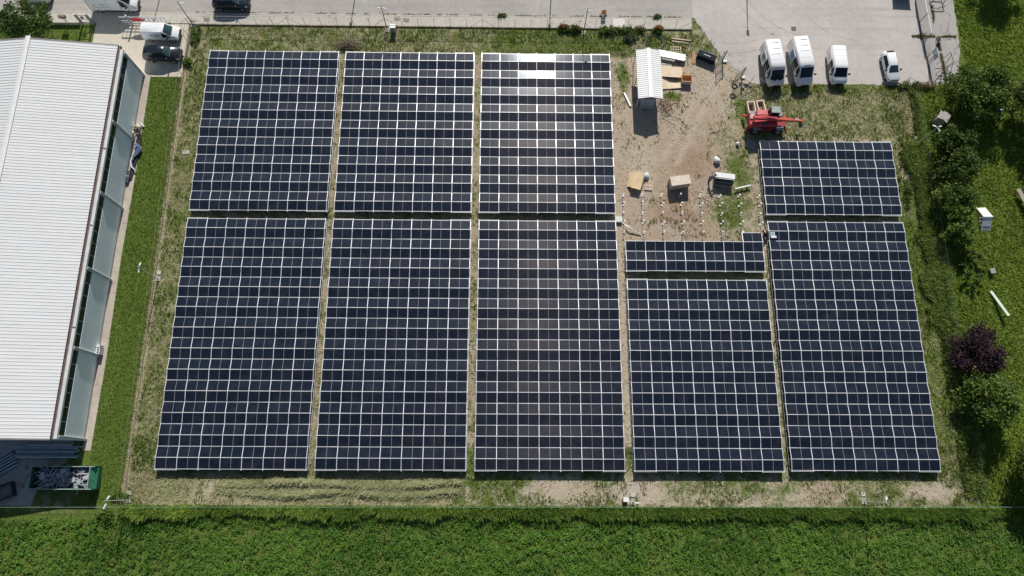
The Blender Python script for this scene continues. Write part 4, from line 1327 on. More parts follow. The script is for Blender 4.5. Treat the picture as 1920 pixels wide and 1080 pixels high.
for k in range(70):
    a, l = random.uniform(0, 2 * pi), random.uniform(0.4, 1.0)
    p = Vector((random.gauss(0, 0.45), random.gauss(0, 0.55), random.uniform(0.05, 0.35)))
    mb.bar(p, p + Vector((cos(a) * l, sin(a) * l, random.uniform(-0.1, 0.25))), 0.04)
o = mb.build('twigs', mat('twig', (0.30, 0.22, 0.16), 0.9, 0, 0.3, 6), t)
t = thing('metal_bar', 'pale metal bar on its stand beside the stack of panels', 'bar', (28.7, 9.75, 0), radians(14))
MB().box(-1.0, 1.0, -0.07, 0.07, 0.3, 0.44).build('bar', M_ALU, t)
for xx in (-0.6, 0.6):
    MB().bar((xx, -0.2, 0), (xx, 0.0, 0.3), 0.05).bar((xx, 0.25, 0), (xx, 0.0, 0.3), 0.05).build('trestle', M_STEELDK, t)

# cartons and panel stacks on the bare plot
t = thing('cardboard_heap', 'collapsed brown carton with side flaps on bare soil', 'carton', (15.95, 10.45, 0), radians(-14))
MB().box(-0.60, 0.60, -1.05, 1.05, 0.0, 0.55).build('body', M_CARD, t)
MB().add([(-0.60, -1.0, 0.5), (-0.60, 1.0, 0.5), (-1.1, 0.95, 0.12), (-1.05, -0.95, 0.06)], [(0, 1, 2, 3)]).build('flap', M_CARD, t).modifiers.new('s', 'SOLIDIFY').thickness = 0.02
MB().add([(0.60, -0.9, 0.55), (0.78, -0.5, 0.2), (0.80, 1.0, 0.3), (0.60, 1.05, 0.55)], [(0, 1, 2, 3)]).build('flap', M_CARD, t).modifiers.new('s', 'SOLIDIFY').thickness = 0.02
MB().add([(-0.58, -1.05, 0.55), (0.58, -1.05, 0.55), (0.6, -1.2, 0.7), (-0.6, -1.18, 0.68)], [(0, 1, 2, 3)]).build('flap', M_CARD, t).modifiers.new('s', 'SOLIDIFY').thickness = 0.02
pallet('empty wooden pallet beside the collapsed brown carton', 17.35, 9.95, 0, radians(-5), 0.95, 1.15, mat('pallet_wood', (0.60, 0.50, 0.38), 0.8), 6)


def sack(label, x, y, s, cols):
    t = thing('sack', label, 'sack', (x, y, 0), random.uniform(0, 3))
    mb = MB()
    n, m = 10, 6
    vs = []
    for j in range(m + 1):
        th = pi * j / m
        for i in range(n):
            a = 2 * pi * i / n
            q = 1 + 0.18 * sin(3 * a + j) + random.uniform(-.08, .08)
            vs.append((s * sin(th) * cos(a) * q, s * 0.8 * sin(th) * sin(a) * q, max(0, s * 0.55 + s * 0.55 * cos(th) * (1.2 if j < 2 else 1))))
    fs = [(j * n + i, (j + 1) * n + i, (j + 1) * n + (i + 1) % n, j * n + (i + 1) % n) for j in range(m) for i in range(n)]
    mb.add(vs, fs).build('cloth', cols, t, smooth=True)


sack('crumpled white green sack beside the collapsed carton', 17.1, 11.1, 0.5, mat('sack_white', (0.55, 0.60, 0.58), 0.7, 0, 0.35, 4))
sack('white sack lying alone above the stack of panels', 25.85, 13.3, 0.5, mat('white_sack', (0.75, 0.74, 0.71), 0.7, 0, 0.1, 4))
t = thing('panel_crate', 'closed tall pale wood carton on bare reddish soil', 'carton', (20.95, 10.15, 0), radians(9))
MB().box(-1.17, 1.17, -0.57, 0.57, 0.14, 1.32).build('body', mat('carton_brown', (0.50, 0.40, 0.31), 0.85, 0, 0.12, 2), t, bevel=0.02)
MB().box(-1.19, 1.19, -0.59, 0.59, 1.32, 1.35).build('lid', mat('carton_lid', (0.66, 0.57, 0.48), 0.8, 0, 0.14, 2), t)
for yy in (-0.5, 0, 0.5):
    MB().box(-1.17, 1.17, yy - 0.05, yy + 0.05, 0, 0.14).build('bearer', M_WOOD, t)
t = thing('panel_stack', 'opened stack of solar panels with white top sheet', 'panel stack', (26.35, 10.55, 0), radians(-7))
MB().box(-1.14, 1.14, -0.55, 0.35, 0.0, 0.14).build('pallet_base', M_WOOD, t)
MB().box(-1.13, 1.13, -0.50, -0.05, 0.14, 0.95).build('stacked_panels', M_STEELDK, t)
MB().box(-1.14, 1.14, -0.02, 0.58, 0.14, 1.22).build('stacked_panels', M_STEELDK, t)
MB().box(-1.16, 1.16, -0.04, 0.60, 1.22, 1.27).build('white_sheet', M_WHITE, t)
MB().box(-1.15, 1.15, -0.16, -0.08, 1.16, 1.21).build('strip', M_ALU, t)
for xx in (-0.8, 0.2):
    MB().bar((xx, 0.6, 1.2), (xx + 0.25, 1.2, 1.5), 0.05).build('prop', M_STEELDK, t)
mb = MB()
pallet('grey slatted pallet leaning by the corner of the upper right panels', 30.25, 15.55, 0.0, radians(-15), 1.2, 0.9, mat('grey_pallet', (0.40, 0.38, 0.34), 0.8), 8)
t = thing('plastic_can', 'white plastic can on grass near the grey slatted pallet', 'can', (28.6, 15.6, 0))
MB().tube([(0, 0, 0), (0, 0, 0.35), (0, 0, 0.42)], [0.2, 0.2, 0.08], 10).build('body', M_WHITE, t)
MB().tube([(0, 0, 0.42), (0, 0, 0.48)], 0.06, 8).build('cap', M_WHITE, t)
for i in range(9):
    o = thing('wood_wedge', 'small pale wooden offcut on soil left of the panel stack shadow, %s from the left' % (ORD + ['ninth'])[i], 'offcut', (23.6 + i * 0.16, 8.9 + random.gauss(0, 0.4), 0), random.uniform(0, 3), 'wood offcuts by the panel stack')
    MB().box(-0.10, 0.10, -0.05, 0.05, 0, 0.06).build('piece', M_WOOD, o)
t = thing('tool_case', 'white case with teal lid lying on the lower right panels', 'case', (31.45, 3.35, 1.0), radians(3))
MB().box(-0.25, 0.25, -0.35, 0.35, -0.06, 0.16).box(0.25, 0.42, -0.36, -0.1, -0.06, 0.1).build('body', mat('case_white', (0.72, 0.78, 0.80), 0.5), t, bevel=0.02)
MB().box(-0.16, 0.16, 0.0, 0.3, 0.16, 0.18).build('lid', mat('case_teal', (0.10, 0.33, 0.40), 0.5), t)
t = thing('metal_offcut', 'curved pale metal strip at the corner of the lower middle panels', 'metal strip', (15.4, 4.0, 0))
MB().tube([(-1.2, 0.8, 0.35), (-0.7, 0.45, 0.45), (0, 0.05, 0.3), (0.6, -0.25, 0.15), (0.75, -0.4, 0.05)], 0.07, 6).build('strip', M_ALU, t)
t = thing('cable_cover', 'grey ribbed cable cover between the upper and lower middle panels', 'cable cover', (13.55, 5.5, 0))
for k in range(5):
    MB().box(-0.42 + k * 0.17, -0.28 + k * 0.17, -0.35, 0.35, 0.3, 0.36).build('rib', M_GALV, t)
MB().box(-0.42, 0.42, -0.35, 0.35, 0, 0.3).build('body', M_GALV, t)


# ------------------------------------------------------------------ fences, gates, poles
def wire_fence(name, label, p, q, n, h, post_m, wire_m, wires=(0.1, 0.5, 0.95), r=0.03, wr=0.012, brace=(), top=0.02):
    p, q = Vector((*p, 0)), Vector((*q, 0))
    t = thing(name, label, 'fence', p)
    d = q - p
    for i in range(n + 1):
        o = d * (i / n)
        MB().tube([o, o + Vector((0, 0, h))], r, 5).build('post', post_m, t)
        if i in brace:
            for s in (-1, 1):
                e = o + d.normalized() * (s * 1.6)
                MB().tube([e + Vector((0, 0, 0.05)), o + Vector((0, 0, h * 0.9))], r * 0.8, 5).build('brace', post_m, t)
    for w in wires:
        MB().bar(Vector((0, 0, h * w)), d + Vector((0, 0, h * w)), top if w == wires[-1] else wr).build('wire', wire_m, t)
    return t


M_POST = mat('post_grey', (0.16, 0.165, 0.16), 0.6, 0.2, 0.2, 5)
M_WIREG = mat('green_wire', (0.22, 0.33, 0.27), 0.5, 0.1, 0.15, 3)
M_WIRE = mat('grey_wire', (0.36, 0.37, 0.36), 0.5, 0.3, 0.15, 3)
wire_fence('wire_fence', 'thin post and wire fence along the concrete pavement', (-40.3, 31.87), (23.9, 31.95), 31, 1.75, M_POST, M_WIRE, (0.05, 0.35, 0.65, 0.98), 0.026, 0.010, (0, 6, 12, 18, 24, 31), 0.03)
wire_fence('wire_fence', 'brownish wire fence between the warehouse lawn and the panels', (-40.5, 31.6), (-40.3, -27.2), 24, 1.6, mat('rusty_post', (0.20, 0.15, 0.11), 0.8, 0.1, 0.2, 5), mat('rusty_wire', (0.25, 0.20, 0.15), 0.8), (0.1, 0.5, 0.98), 0.03, 0.012, (), 0.025)
wire_fence('wire_fence', 'pale green wire fence between the plot and the crop field', (-58, -27.45), (51.2, -27.1), 44, 1.5, M_GREENST, M_WIREG, (0.1, 0.4, 0.7, 0.98), 0.03, 0.010, (), 0.024)
wire_fence('wire_fence', 'dark green wire fence on the right side of the plot', (51.35, 23.6), (51.25, -27.1), 20, 1.7, M_GREENST, M_GREENST, (0.1, 0.4, 0.7, 0.98), 0.035, 0.012, (0, 20), 0.025)
wire_fence('wire_fence', 'wire fence continuing right along the crop field under the trees', (51.4, -27.1), (75, -26.9), 9, 1.5, M_GREENST, M_WIREG, (0.1, 0.5, 0.98), 0.03, 0.012, (), 0.035)
wire_fence('wire_fence', 'short diagonal wire fence between pavement end and open gate', (24.1, 31.9), (27.5, 27.6), 3, 1.7, M_POST, M_WIRE, (0.1, 0.5, 0.98), 0.026, 0.010)
wire_fence('wire_fence', 'low wire fence from the open gate to the first white van', (29.95, 25.0), (33.2, 22.9), 3, 1.5, M_POST, M_WIRE, (0.1, 0.5, 0.98), 0.03, 0.012)


def gate_leaf(label, a, b, h):
    t = thing('gate', label, 'gate', (*a, 0))
    d = Vector((b[0] - a[0], b[1] - a[1], 0))
    MB().tube([(0, 0, 0), (0, 0, h + 0.15)], 0.07, 8).build('post', M_STEELDK, t)
    for z in (0.12, h * 0.5, h):
        MB().bar(d * 0.05 + Vector((0, 0, z)), d + Vector((0, 0, z)), 0.05).build('frame_bar', M_GREENST, t)
    MB().bar(d + Vector((0, 0, 0.1)), d + Vector((0, 0, h)), 0.05).build('frame_bar', M_GREENST, t)
    n = 9
    for k in range(1, n):
        MB().bar(d * (k / n) + Vector((0, 0, 0.12)), d * (k / n) + Vector((0, 0, h)), 0.014).build('mesh_wire', M_WIREG, t)
    for k in range(1, 9):
        z = 0.12 + (h - 0.12) * k / 9
        MB().bar(d * 0.05 + Vector((0, 0, z)), d + Vector((0, 0, z)), 0.014).build('mesh_wire', M_WIREG, t)
    return t


gate_leaf('open green mesh gate leaf nearest the black metal box', (27.66, 27.39), (26.7, 26.5), 2.0)
gate_leaf('open green mesh gate leaf nearest the first white van', (29.84, 25.12), (28.75, 24.25), 1.9)
t = thing('cement_bag', 'white bag of cement at the foot of the left gate leaf', 'bag', (27.95, 27.2, 0))
MB().box(-0.28, 0.28, -0.18, 0.18, 0, 0.2).build('bag', M_WHITE, t, bevel=0.07)
t = thing('cement_bag', 'white bag of cement at the foot of the right gate leaf', 'bag', (30.05, 24.9, 0))
MB().box(-0.28, 0.28, -0.18, 0.18, 0, 0.2).build('bag', M_WHITE, t, bevel=0.07)
t = thing('tyre', 'black tyre on a stake beside the right gate leaf', 'tyre', (28.65, 23.2, 0))
MB().tube([(0.3 * cos(a), 0.3 * sin(a), 0.75) for a in np.linspace(0, 2 * pi, 17)], 0.1, 8).build('tread', M_TYRE, t)
MB().tube([(0, -0.3, 0), (0, -0.3, 0.75)], 0.03, 6).build('stake', M_POST, t)
t = thing('rubble_heap', 'small grey heap of stones at the right gate post', 'stones', (30.2, 24.1, 0))
for k in range(14):
    s = random.uniform(0.10, 0.22)
    p = Vector((random.gauss(0, .35), random.gauss(0, .3), s * 0.5))
    M = Matrix.Translation(p) @ Euler((random.random() * 3, random.random() * 3, random.random() * 3)).to_matrix().to_4x4()
    MB().box(-s, s, -s * .7, s * .7, -s * .6, s * .6, 0, M).build('stone', M_CONC, t, bevel=0.03)
t = thing('steel_frame', 'bent rusty steel frame lying in weeds below the right gate leaf', 'frame', (30.3, 22.6, 0), radians(30))
for a, b in (((-0.9, 0, .1), (0.7, 0.5, .5)), ((0.7, .5, .5), (1.6, .1, .2)), ((-0.9, 0, .1), (-0.4, -1.0, .3)), ((-.4, -1, .3), (1.0, -.9, .4)), ((1.0, -.9, .4), (1.6, .1, .2))):
    MB().tube([a, b], 0.035, 6).build('tube', M_STEELDK, t)


def camera_pole(label, x, y, h, heads, box=True, m=M_GALV):
    t = thing('camera_pole', label, 'camera pole', (x, y, 0), 0, 'camera poles round the plot')
    MB().tube([(0, 0, 0), (0, 0, h)], [0.06, 0.04], 8).build('pole', m, t)
    MB().box(-0.28, 0.28, -0.26, 0.40, 0, 0.07).build('base_slab', mat('slab_grey', (0.42, 0.39, 0.35), 0.9, 0, 0.2, 3), t)
    MB().box(-0.22, 0.22, 0.55, 0.98, 0, 0.10).build('pit_cover', mat('pit_cover', (0.52, 0.49, 0.44), 0.8), t)
    for (ax, ay) in heads:
        c = Vector((ax, ay, 0)).normalized()
        b = Vector((0, 0, h - 0.35))
        hd = MB().bar(b, b + c * 0.3, 0.05).build('arm', M_WHITE, t)
        MB().bar(b + c * 0.22 + Vector((0, 0, 0.02)), b + c * 0.58 + Vector((0, 0, -0.06)), 0.14, 0.13).build('camera_housing', M_WHITE, hd, bevel=0.02)
    return t


camera_pole('dark camera pole with two white heads beside the street cabinet', -15.3, 31.3, 4.9, ((-1, -0.25), (1, -0.35)), m=M_STEELDK)
camera_pole('dark camera pole with one white head near the red flowers', 9.98, 31.2, 5.0, ((1, -0.5),), m=M_STEELDK)
camera_pole('dark camera pole at the corner beside the small white van', -40.2, 31.75, 4.6, ((1, 0.2),), m=M_STEELDK)
camera_pole('grey camera pole on the edge of the warehouse lawn', -40.05, -2.2, 4.9, ((0.1, -1), (0.2, 1)))
camera_pole('grey camera pole at the lower left plot corner', -39.85, -26.7, 4.9, ((0.6, 1),))
camera_pole('short camera pole beside the small cabinet at the field fence', 13.95, -26.75, 4.8, ((-1, 0.1),))
camera_pole('grey camera pole at the field fence on the right', 38.87, -26.6, 4.9, ((0.3, 1),))
camera_pole('tall camera pole with three white heads by the right fence', 51.0, 15.85, 4.6, ((-1, 0.6), (0.4, -1), (1, 0.4)))
t = thing('cabinet', 'small white topped cabinet beside the dark camera pole', 'cabinet', (-14.45, 31.15, 0))
MB().box(-0.33, 0.33, -0.25, 0.25, 0, 1.1).build('body', mat('cabinet_blue', (0.30, 0.36, 0.42), 0.5), t)
MB().box(-0.37, 0.37, -0.30, 0.30, 1.1, 1.16).build('lid', M_WHITE, t)
t = thing('cabinet', 'small pale cabinet at the field fence below the dirt strip', 'cabinet', (13.05, -26.45, 0))
MB().box(-0.25, 0.25, -0.2, 0.2, 0, 0.95).build('body', mat('cabinet_grey', (0.55, 0.54, 0.52), 0.5), t)
MB().box(-0.28, 0.28, -0.23, 0.23, 0.95, 1.0).build('lid', M_WHITE, t)
t = thing('canister', 'white cylinder lying at the lower left fence corner', 'can', (-42.0, -27.35, 0), radians(70))
MB().tube([(-0.25, 0, 0.5), (0.25, 0, 0.5)], 0.11, 10).build('body', M_WHITE, t)
MB().tube([(0, 0, 0), (0, 0, 0.45)], 0.03, 6).build('stake', M_POST, t)
t = thing('pit_cover', 'pale square concrete cover on grass left of the upper left panels', 'cover', (-38.9, 13.9, 0))
MB().box(-0.42, 0.42, -0.25, 0.25, 0, 0.06).build('slab', M_CONC, t)
MB().box(-0.02, 0.02, -0.26, 0.26, 0.06, 0.07).build('joint', M_STEELDK, t)
# street lamps beyond the top edge, their shadows cross the road
for i, (px, ln) in enumerate(((289, 42), (658, 47), (1030, 50), (1402, 60))):
    e = at(px, ln)
    h = 8.0
    bx, by = e.x + sin(SUN_AZ) * h / tan(SUN_EL), e.y + cos(SUN_AZ) * h / tan(SUN_EL)
    t = thing('street_lamp', 'tall street lamp across the road, %s from the left' % ORD[i], 'street lamp', (bx, by, 0), 0, 'street lamps across the road')
    MB().tube([(0, 0, 0), (0, 0, h)], [0.09, 0.05], 8).build('pole', M_GALV, t)
    MB().box(-0.16, 0.16, -0.5, 0.2, h - 0.05, h + 0.08).build('lamp_head', M_STEELDK, t)
t = thing('barrier_sign', 'orange upright warning sign standing at the pavement edge', 'sign', (12.6, 33.85, 0.1), radians(10))
MB().box(-0.30, 0.30, -0.03, 0.03, 0.30, 1.05).build('plate', M_ORANGE, t, bevel=0.01)
MB().box(-0.22, 0.22, -0.035, -0.028, 0.62, 0.70).build('stripe', mat('sign_cream', (0.75, 0.6, 0.4), 0.5), t)
MB().tube([(0, 0, 0), (0, 0, 1.15)], 0.04, 6).build('stem', M_STEELDK, t)
for s in (-1, 1):
    MB().box(s * 0.34 - 0.12, s * 0.34 + 0.12, -0.18, 0.18, 0, 0.12).build('foot', M_PLAST, t)
MB().box(-0.4, 0.4, -0.05, 0.05, 0.02, 0.08).build('base_bar', M_PLAST, t)

# gates and red sign at the top left entrance
t = thing('pedestrian_gate', 'grey metal pedestrian gate between two posts at the entrance', 'gate', (-54.25, 31.75, 0))
M_GG = mat('gate_grey', (0.25, 0.27, 0.28), 0.5, 0.2)
for x in (0, 1.35):
    MB().box(x - 0.12, x + 0.12, -0.12, 0.12, 0, 1.9).build('post', M_GG, t)
    MB().tube([(x, 0, 1.9), (x, 0, 2.05)], 0.09, 8).build('post_lamp', M_WHITE, t)
for z in (0.15, 0.35, 1.0, 1.7):
    MB().box(0.14, 1.21, -0.03, 0.03, z, z + 0.07).build('gate_bar', M_GG, t)
MB().box(0.45, 0.75, -0.05, 0.05, 1.15, 1.5).build('letter_box', M_STEELDK, t)
t = thing('sliding_gate', 'open grey sliding gate at the concrete driveway', 'gate', (-48.9, 31.7, 0))
for z in (0.1, 0.45, 0.8, 1.5):
    MB().box(0, 5.6, -0.04, 0.04, z, z + (0.14 if z == 1.5 else 0.08)).build('gate_bar', mat('gate_pale', (0.5, 0.53, 0.54), 0.5, 0.2), t)
for k in range(12):
    MB().box(k * 0.505, k * 0.505 + 0.05, -0.03, 0.03, 0.12, 1.5).build('gate_upright', M_GG, t)
MB().box(0.9, 1.1, -0.1, 0.1, 0, 1.75).build('post', M_GG, t)
MB().tube([(1.0, 0, 1.75), (1.0, 0, 1.95)], 0.1, 8).build('post_lamp', M_WHITE, t)
t = thing('red_sign', 'red rounded sign board hung on the sliding gate', 'sign', (-47.5, 31.6, 1.05))
n = 20
MB().add([(0.85 + 0.98 * cos(2 * pi * k / n) * (1 - 0.12 * abs(sin(4 * pi * k / n))), -0.12, 0.28 + 0.30 * sin(2 * pi * k / n)) for k in range(n)] +
         [(0.85 + 0.98 * cos(2 * pi * k / n) * (1 - 0.12 * abs(sin(4 * pi * k / n))), -0.06, 0.28 + 0.30 * sin(2 * pi * k / n)) for k in range(n)],
         [tuple(range(n)), tuple(range(2 * n - 1, n - 1, -1))] + [(k, n + k, n + (k + 1) % n, (k + 1) % n) for k in range(n)]).build('board', mat('sign_red', (0.50, 0.03, 0.035), 0.5, 0, 0.12, 3), t)
for s in (0.3, 1.4):
    MB().box(s - 0.03, s + 0.03, -0.06, 0.0, 0.05, 0.6).build('bracket', M_GALV, t)
t = thing('mail_box', 'brown letter box on a post beside the street tree', 'letter box', (-56.2, 31.75, 0), 0)
MB().bar((0, 0, 0), (0.0, 0, 1.3), 0.06).bar((0.25, 0, 0), (0.25, 0, 1.3), 0.06).build('post', M_STEELDK, t)
MB().box(-0.3, 0.55, -0.15, 0.15, 1.25, 1.7).build('box', mat('mail_brown', (0.23, 0.17, 0.14), 0.6), t)
# low dark wall along the entrance garden
t = thing('garden_wall', 'low dark garden wall below the pavement at the street tree', 'wall', (-60, 31.75, 0))
MB().box(-20, 5.5, -0.12, 0.12, 0, 0.45).build('wall', mat('wall_dark', (0.28, 0.26, 0.23), 0.9, 0, 0.25, 2), t)
MB().box(-20, 5.5, -0.16, 0.16, 0.45, 0.52).build('coping', M_CONC, t)

# yard gate, fence, sign and clutter at the right of the yard
t = thing('yard_fence', 'dark steel rail fence along the right edge of the yard', 'fence', (53.8, 36.5, 0))
pts = [Vector((0, 0, 0)), Vector((0.05, -3.2, 0)), Vector((0.15, -6.2, 0)), Vector((0.25, -9.2, 0)), Vector((0.35, -12.2, 0))]
for p in pts:
    MB().tube([p, p + Vector((0, 0, 2.0))], 0.06, 6).build('post', M_STEELDK, t)
for z in (0.1, 1.95):
    for a, b in zip(pts, pts[1:]):
        if z > 1 and a.y < -5:
            continue
        MB().bar(a + Vector((0, 0, z)), b + Vector((0, 0, z)), 0.10 if z < 1 else 0.06).build('rail', M_STEELDK if z < 1 else M_ALU, t)
for a, b in zip(pts, pts[1:]):
    for k in range(1, 10):
        q = a.lerp(b, k / 10)
        MB().bar(q + Vector((0, 0, 0.1)), q + Vector((0, 0, 1.2 if a.y < -5 else 1.95)), 0.02).build('bar', M_STEELDK, t)
t = thing('sign_board', 'pale blue notice board fixed to the yard fence', 'sign', (54.3, 27.7, 0), radians(93))
MB().box(-0.65, 0.65, -0.02, 0.02, 1.0, 1.9).build('board', mat('notice_blue', (0.55, 0.62, 0.70), 0.5, 0, 0.05, 2), t)
for x in (-0.55, 0.55):
    MB().tube([(x, 0.05, 0), (x, 0.05, 1.9)], 0.03, 6).build('stake', M_STEELDK, t)
t = thing('garden_chair', 'small cream chair standing on the old concrete slab', 'chair', (55.85, 30.5, 0.02), radians(15))
M_CH = mat('chair_cream', (0.72, 0.64, 0.52), 0.6)
MB().box(-0.25, 0.25, -0.25, 0.25, 0.42, 0.47).build('seat', M_CH, t)
MB().box(-0.25, 0.25, 0.21, 0.26, 0.47, 0.95).build('backrest', M_CH, t)
for x in (-0.22, 0.22):
    for y in (-0.22, 0.22):
        MB().bar((x, y, 0), (x, y, 0.42), 0.04).build('leg', M_CH, t)
t = thing('trestle', 'rusty brown steel trestle at the top of the old slab', 'trestle', (56.6, 36.9, 0.02))
M_RU = mat('rust', (0.22, 0.10, 0.06), 0.8, 0.2, 0.3, 5)
for x in (-0.8, 0.8):
    MB().bar((x, -0.7, 0), (x, -0.7, 1.0), 0.07).bar((x, 0.8, 0), (x, 0.8, 1.0), 0.07).bar((x, -0.7, 1.0), (x, 0.8, 1.0), 0.07).build('side_frame', M_RU, t)
MB().bar((-0.8, -0.7, 0.95), (0.8, -0.7, 0.95), 0.08).bar((-0.8, 0.8, 0.95), (0.8, 0.8, 0.95), 0.08).build('cross_bar', M_RU, t)
t = thing('scrap_heap', 'tangle of thin rusty steel frames at the end of the yard fence', 'scrap', (55.8, 26.0, 0.02))
for a, b in (((-.9, .9, .3), (.6, 2.1, 1.2)), ((.6, 2.1, 1.2), (1.0, .9, .9)), ((1.0, .9, .9), (-.2, .2, .2)), ((-.2, .2, .2), (.5, 1.6, 1.5)), ((-.8, -.8, .1), (.4, .3, 1.2)), ((.4, .3, 1.2), (1.9, 1.1, 1.0)),
             ((-.5, -1.2, .1), (-.3, .6, 1.0)), ((.2, -1.3, .1), (-.1, .2, 1.2)), ((-1.0, -.3, .1), (.2, .4, .9)), ((.6, -1.0, .1), (.9, .9, .9))):
    MB().tube([a, b], 0.035, 5).build('tube', M_RU if random.random() < .5 else M_STEELDK, t)


# ------------------------------------------------------------------ things along the warehouse and in the work yard
def skip_container():
    t = thing('scrap_container', 'long green steel container filled with metal scrap', 'container', (-46.45, -24.45, 0.02))
    M_CG = mat('container_green', (0.03, 0.17, 0.10), 0.55, 0, 0.25, 2)
    M_CD = mat('container_rim', (0.30, 0.36, 0.32), 0.6, 0, 0.3, 2)
    a, b, h = 3.3, 1.15, 1.5
    MB().box(-a, a, -b, b, 0.1, 0.2).build('floor', M_CD, t)
    MB().box(-a, a, -b, -b + 0.07, 0.2, h).build('side', M_CG, t)
    MB().box(-a, a, b - 0.07, b, 0.2, h).build('side', M_CG, t)
    MB().box(-a, -a + 0.07, -b + 0.07, b - 0.07, 0.2, h).build('end_wall', M_CG, t)
    MB().add([(a - 0.45, -b + 0.07, h), (a + 0.1, -b + 0.07, h - 0.7), (a + 0.1, b - 0.07, h - 0.7), (a - 0.45, b - 0.07, h), (a - 0.45, -b + 0.07, 0.2), (a - 0.45, b - 0.07, 0.2), (a + 0.1, -b + .07, .2), (a + .1, b - .07, .2)],
             [(0, 1, 2, 3), (0, 3, 5, 4), (1, 6, 7, 2)]).build('end_wall', M_CG, t)
    MB().bar((a - 0.45, -b, h + .02), (a - 0.45, b, h + .02), 0.09).bar((-a, b, h + .03), (a, b, h + .03), 0.08).bar((-a, -b, h + .03), (a, -b, h + .03), 0.08).bar((-a, -b, h + .03), (-a, b, h + .03), .08).build('rim', M_CD, t)
    for k in range(9):
        x = -a + 0.35 + k * 0.78
        for s in (-1, 1):
            MB().box(x - 0.05, x + 0.05, s * b - 0.05 + s * 0.05, s * b + 0.05 + s * 0.05, 0.15, h - 0.05).build('stiffener', M_CG, t)
    ms = [mat('scrap_pale', (0.36, 0.39, 0.42), 0.5, 0.2, 0.2, 4), mat('scrap_white', (0.50, 0.51, 0.53), 0.5, 0.1, 0.1, 4), mat('scrap_blue', (0.24, 0.29, 0.35), 0.5, 0.1, 0.2, 4), mat('scrap_dark', (0.10, 0.10, 0.11), 0.6)]
    g = thing('scrap_metal', 'jumble of pale metal scrap in the green container', 'scrap metal', (-46.45, -24.45, 0.9))
    MB().box(-2.9, 2.75, -1.0, 1.0, -0.55, -0.15).build('bottom_layer', ms[3], g)
    for k in range(95):
        M = Matrix.Translation((random.uniform(-2.6, 2.45), random.uniform(-0.85, 0.85), random.uniform(-0.1, 0.42))) @ Euler((random.uniform(-.4, .4), random.uniform(-.35, .35), random.uniform(0, pi))).to_matrix().to_4x4()
        mb = MB()
        if k % 5 == 0:
            mb.box(-random.uniform(.2, .45), .35, -.25, .25, -.02, .02, 0, M)
        else:
            l = random.uniform(0.3, 0.95)
            mb.box(-l, l, -0.045, 0.045, -0.03, 0.03, 0, M)
        mb.build('scrap_piece', random.choice(ms[:3] if k % 6 else ms), g)


skip_container()
M_BL = mat('bluish_steel', (0.34, 0.40, 0.48), 0.5, 0.2, 0.2, 2)
t = thing('beam_rack', 'bundle of long steel beams along the end of the warehouse', 'steel beams', (-49.2, -21.55, 0.02))
for k in range(9):
    l = random.uniform(2.4, 3.9)
    c = random.uniform(-0.3, 0.25)
    zz = 0.05 + 0.16 * (k % 3) + (0.25 if k < 3 else 0)
    yy = 0.5 - k * 0.16
    MB().box(c - l, min(c + l, 3.8), yy - 0.06, yy + 0.06, zz, zz + 0.14).build('beam', M_BL if k % 4 else M_GALV, t)
for x in (-2.2, 1.8):
    MB().box(x - 0.08, x + 0.08, -0.9, 0.6, -0.02, 0.06).build('bearer', M_OLDWOOD, t)
t = thing('sheet_stack', 'stack of blue grey ribbed metal sheets at the left edge', 'metal sheets', (-53.6, -22.9, 0.02), radians(32))
for k in range(6):
    MB().box(-1.9, 1.2 + 0.1 * (k % 2), -1.0 + k * 0.33, -0.82 + k * 0.33, 0.1 + 0.12 * (k % 2), 0.3 + 0.05 * (k % 3)).build('sheet', M_BL, t)
MB().box(-1.8, 1.1, -1.0, 0.95, 0.0, 0.1).build('bearer', M_STEELDK, t)
t = thing('tipping_bin', 'black open bin with rubble in the lower left corner', 'bin', (-53.0, -25.9, 0.02), radians(20))
M_TB = mat('bin_black', (0.03, 0.032, 0.036), 0.6)
MB().box(-1.3, 1.1, -0.75, -0.66, 0, 0.7).box(-1.3, 1.1, 0.66, 0.75, 0, 0.7).box(1.02, 1.1, -0.66, 0.66, 0, 0.7).box(-1.3, -1.2, -.66, .66, 0, .7).build('wall', M_TB, t)
MB().box(-1.2, 1.02, -0.66, 0.66, 0.02, 0.25).build('contents', mat('bin_rubble', (0.2, 0.2, 0.2), 0.9, 0, 0.5, 5), t)
t = thing('timber_offcuts', 'pale timber offcuts between the beams and the container', 'timber', (-48.4, -22.7, 0.02), radians(10))
for k in range(4):
    MB().box(-0.5, 0.5 + 0.2 * k, -0.3 + k * 0.18, -0.18 + k * 0.18, 0, 0.08).build('offcut', M_OLDWOOD, t)
t = thing('wall_cabinet', 'white electric box on the warehouse wall base', 'cabinet', (-45.2, -10.7, 0))
MB().box(-0.2, 0.25, -0.45, 0.2, 0.03, 0.9).build('body', mat('box_white', (0.66, 0.68, 0.69), 0.5), t)
MB().box(-0.2, 0.2, 0.3, 0.6, 0.03, 0.9).build('side_box', mat('box_white', (0.66, 0.68, 0.69)), t)
for k in range(2):
    MB().box(-0.05, 0.15, -0.35 + k * 0.3, -0.15 + k * 0.3, 0.9, 0.93).build('vent', M_INK, t)
t = thing('rubbish_heap', 'rounded heap of crumpled pale foil against the warehouse wall', 'heap', (-45.0, 16.7, 0.03))
for k in range(26):
    s = random.uniform(0.15, 0.35)
    M = Matrix.Translation((random.gauss(0, .25), random.gauss(0, .45), random.uniform(0.1, 0.6))) @ Euler((random.random() * 3, random.random() * 3, random.random() * 3)).to_matrix().to_4x4()
    MB().box(-s, s, -s * .6, s * .6, -.06, .06, 0, M).build('crumpled_piece', random.choice((M_ALU, M_OLDWOOD, M_WOOD, M_STEELDK)), t)
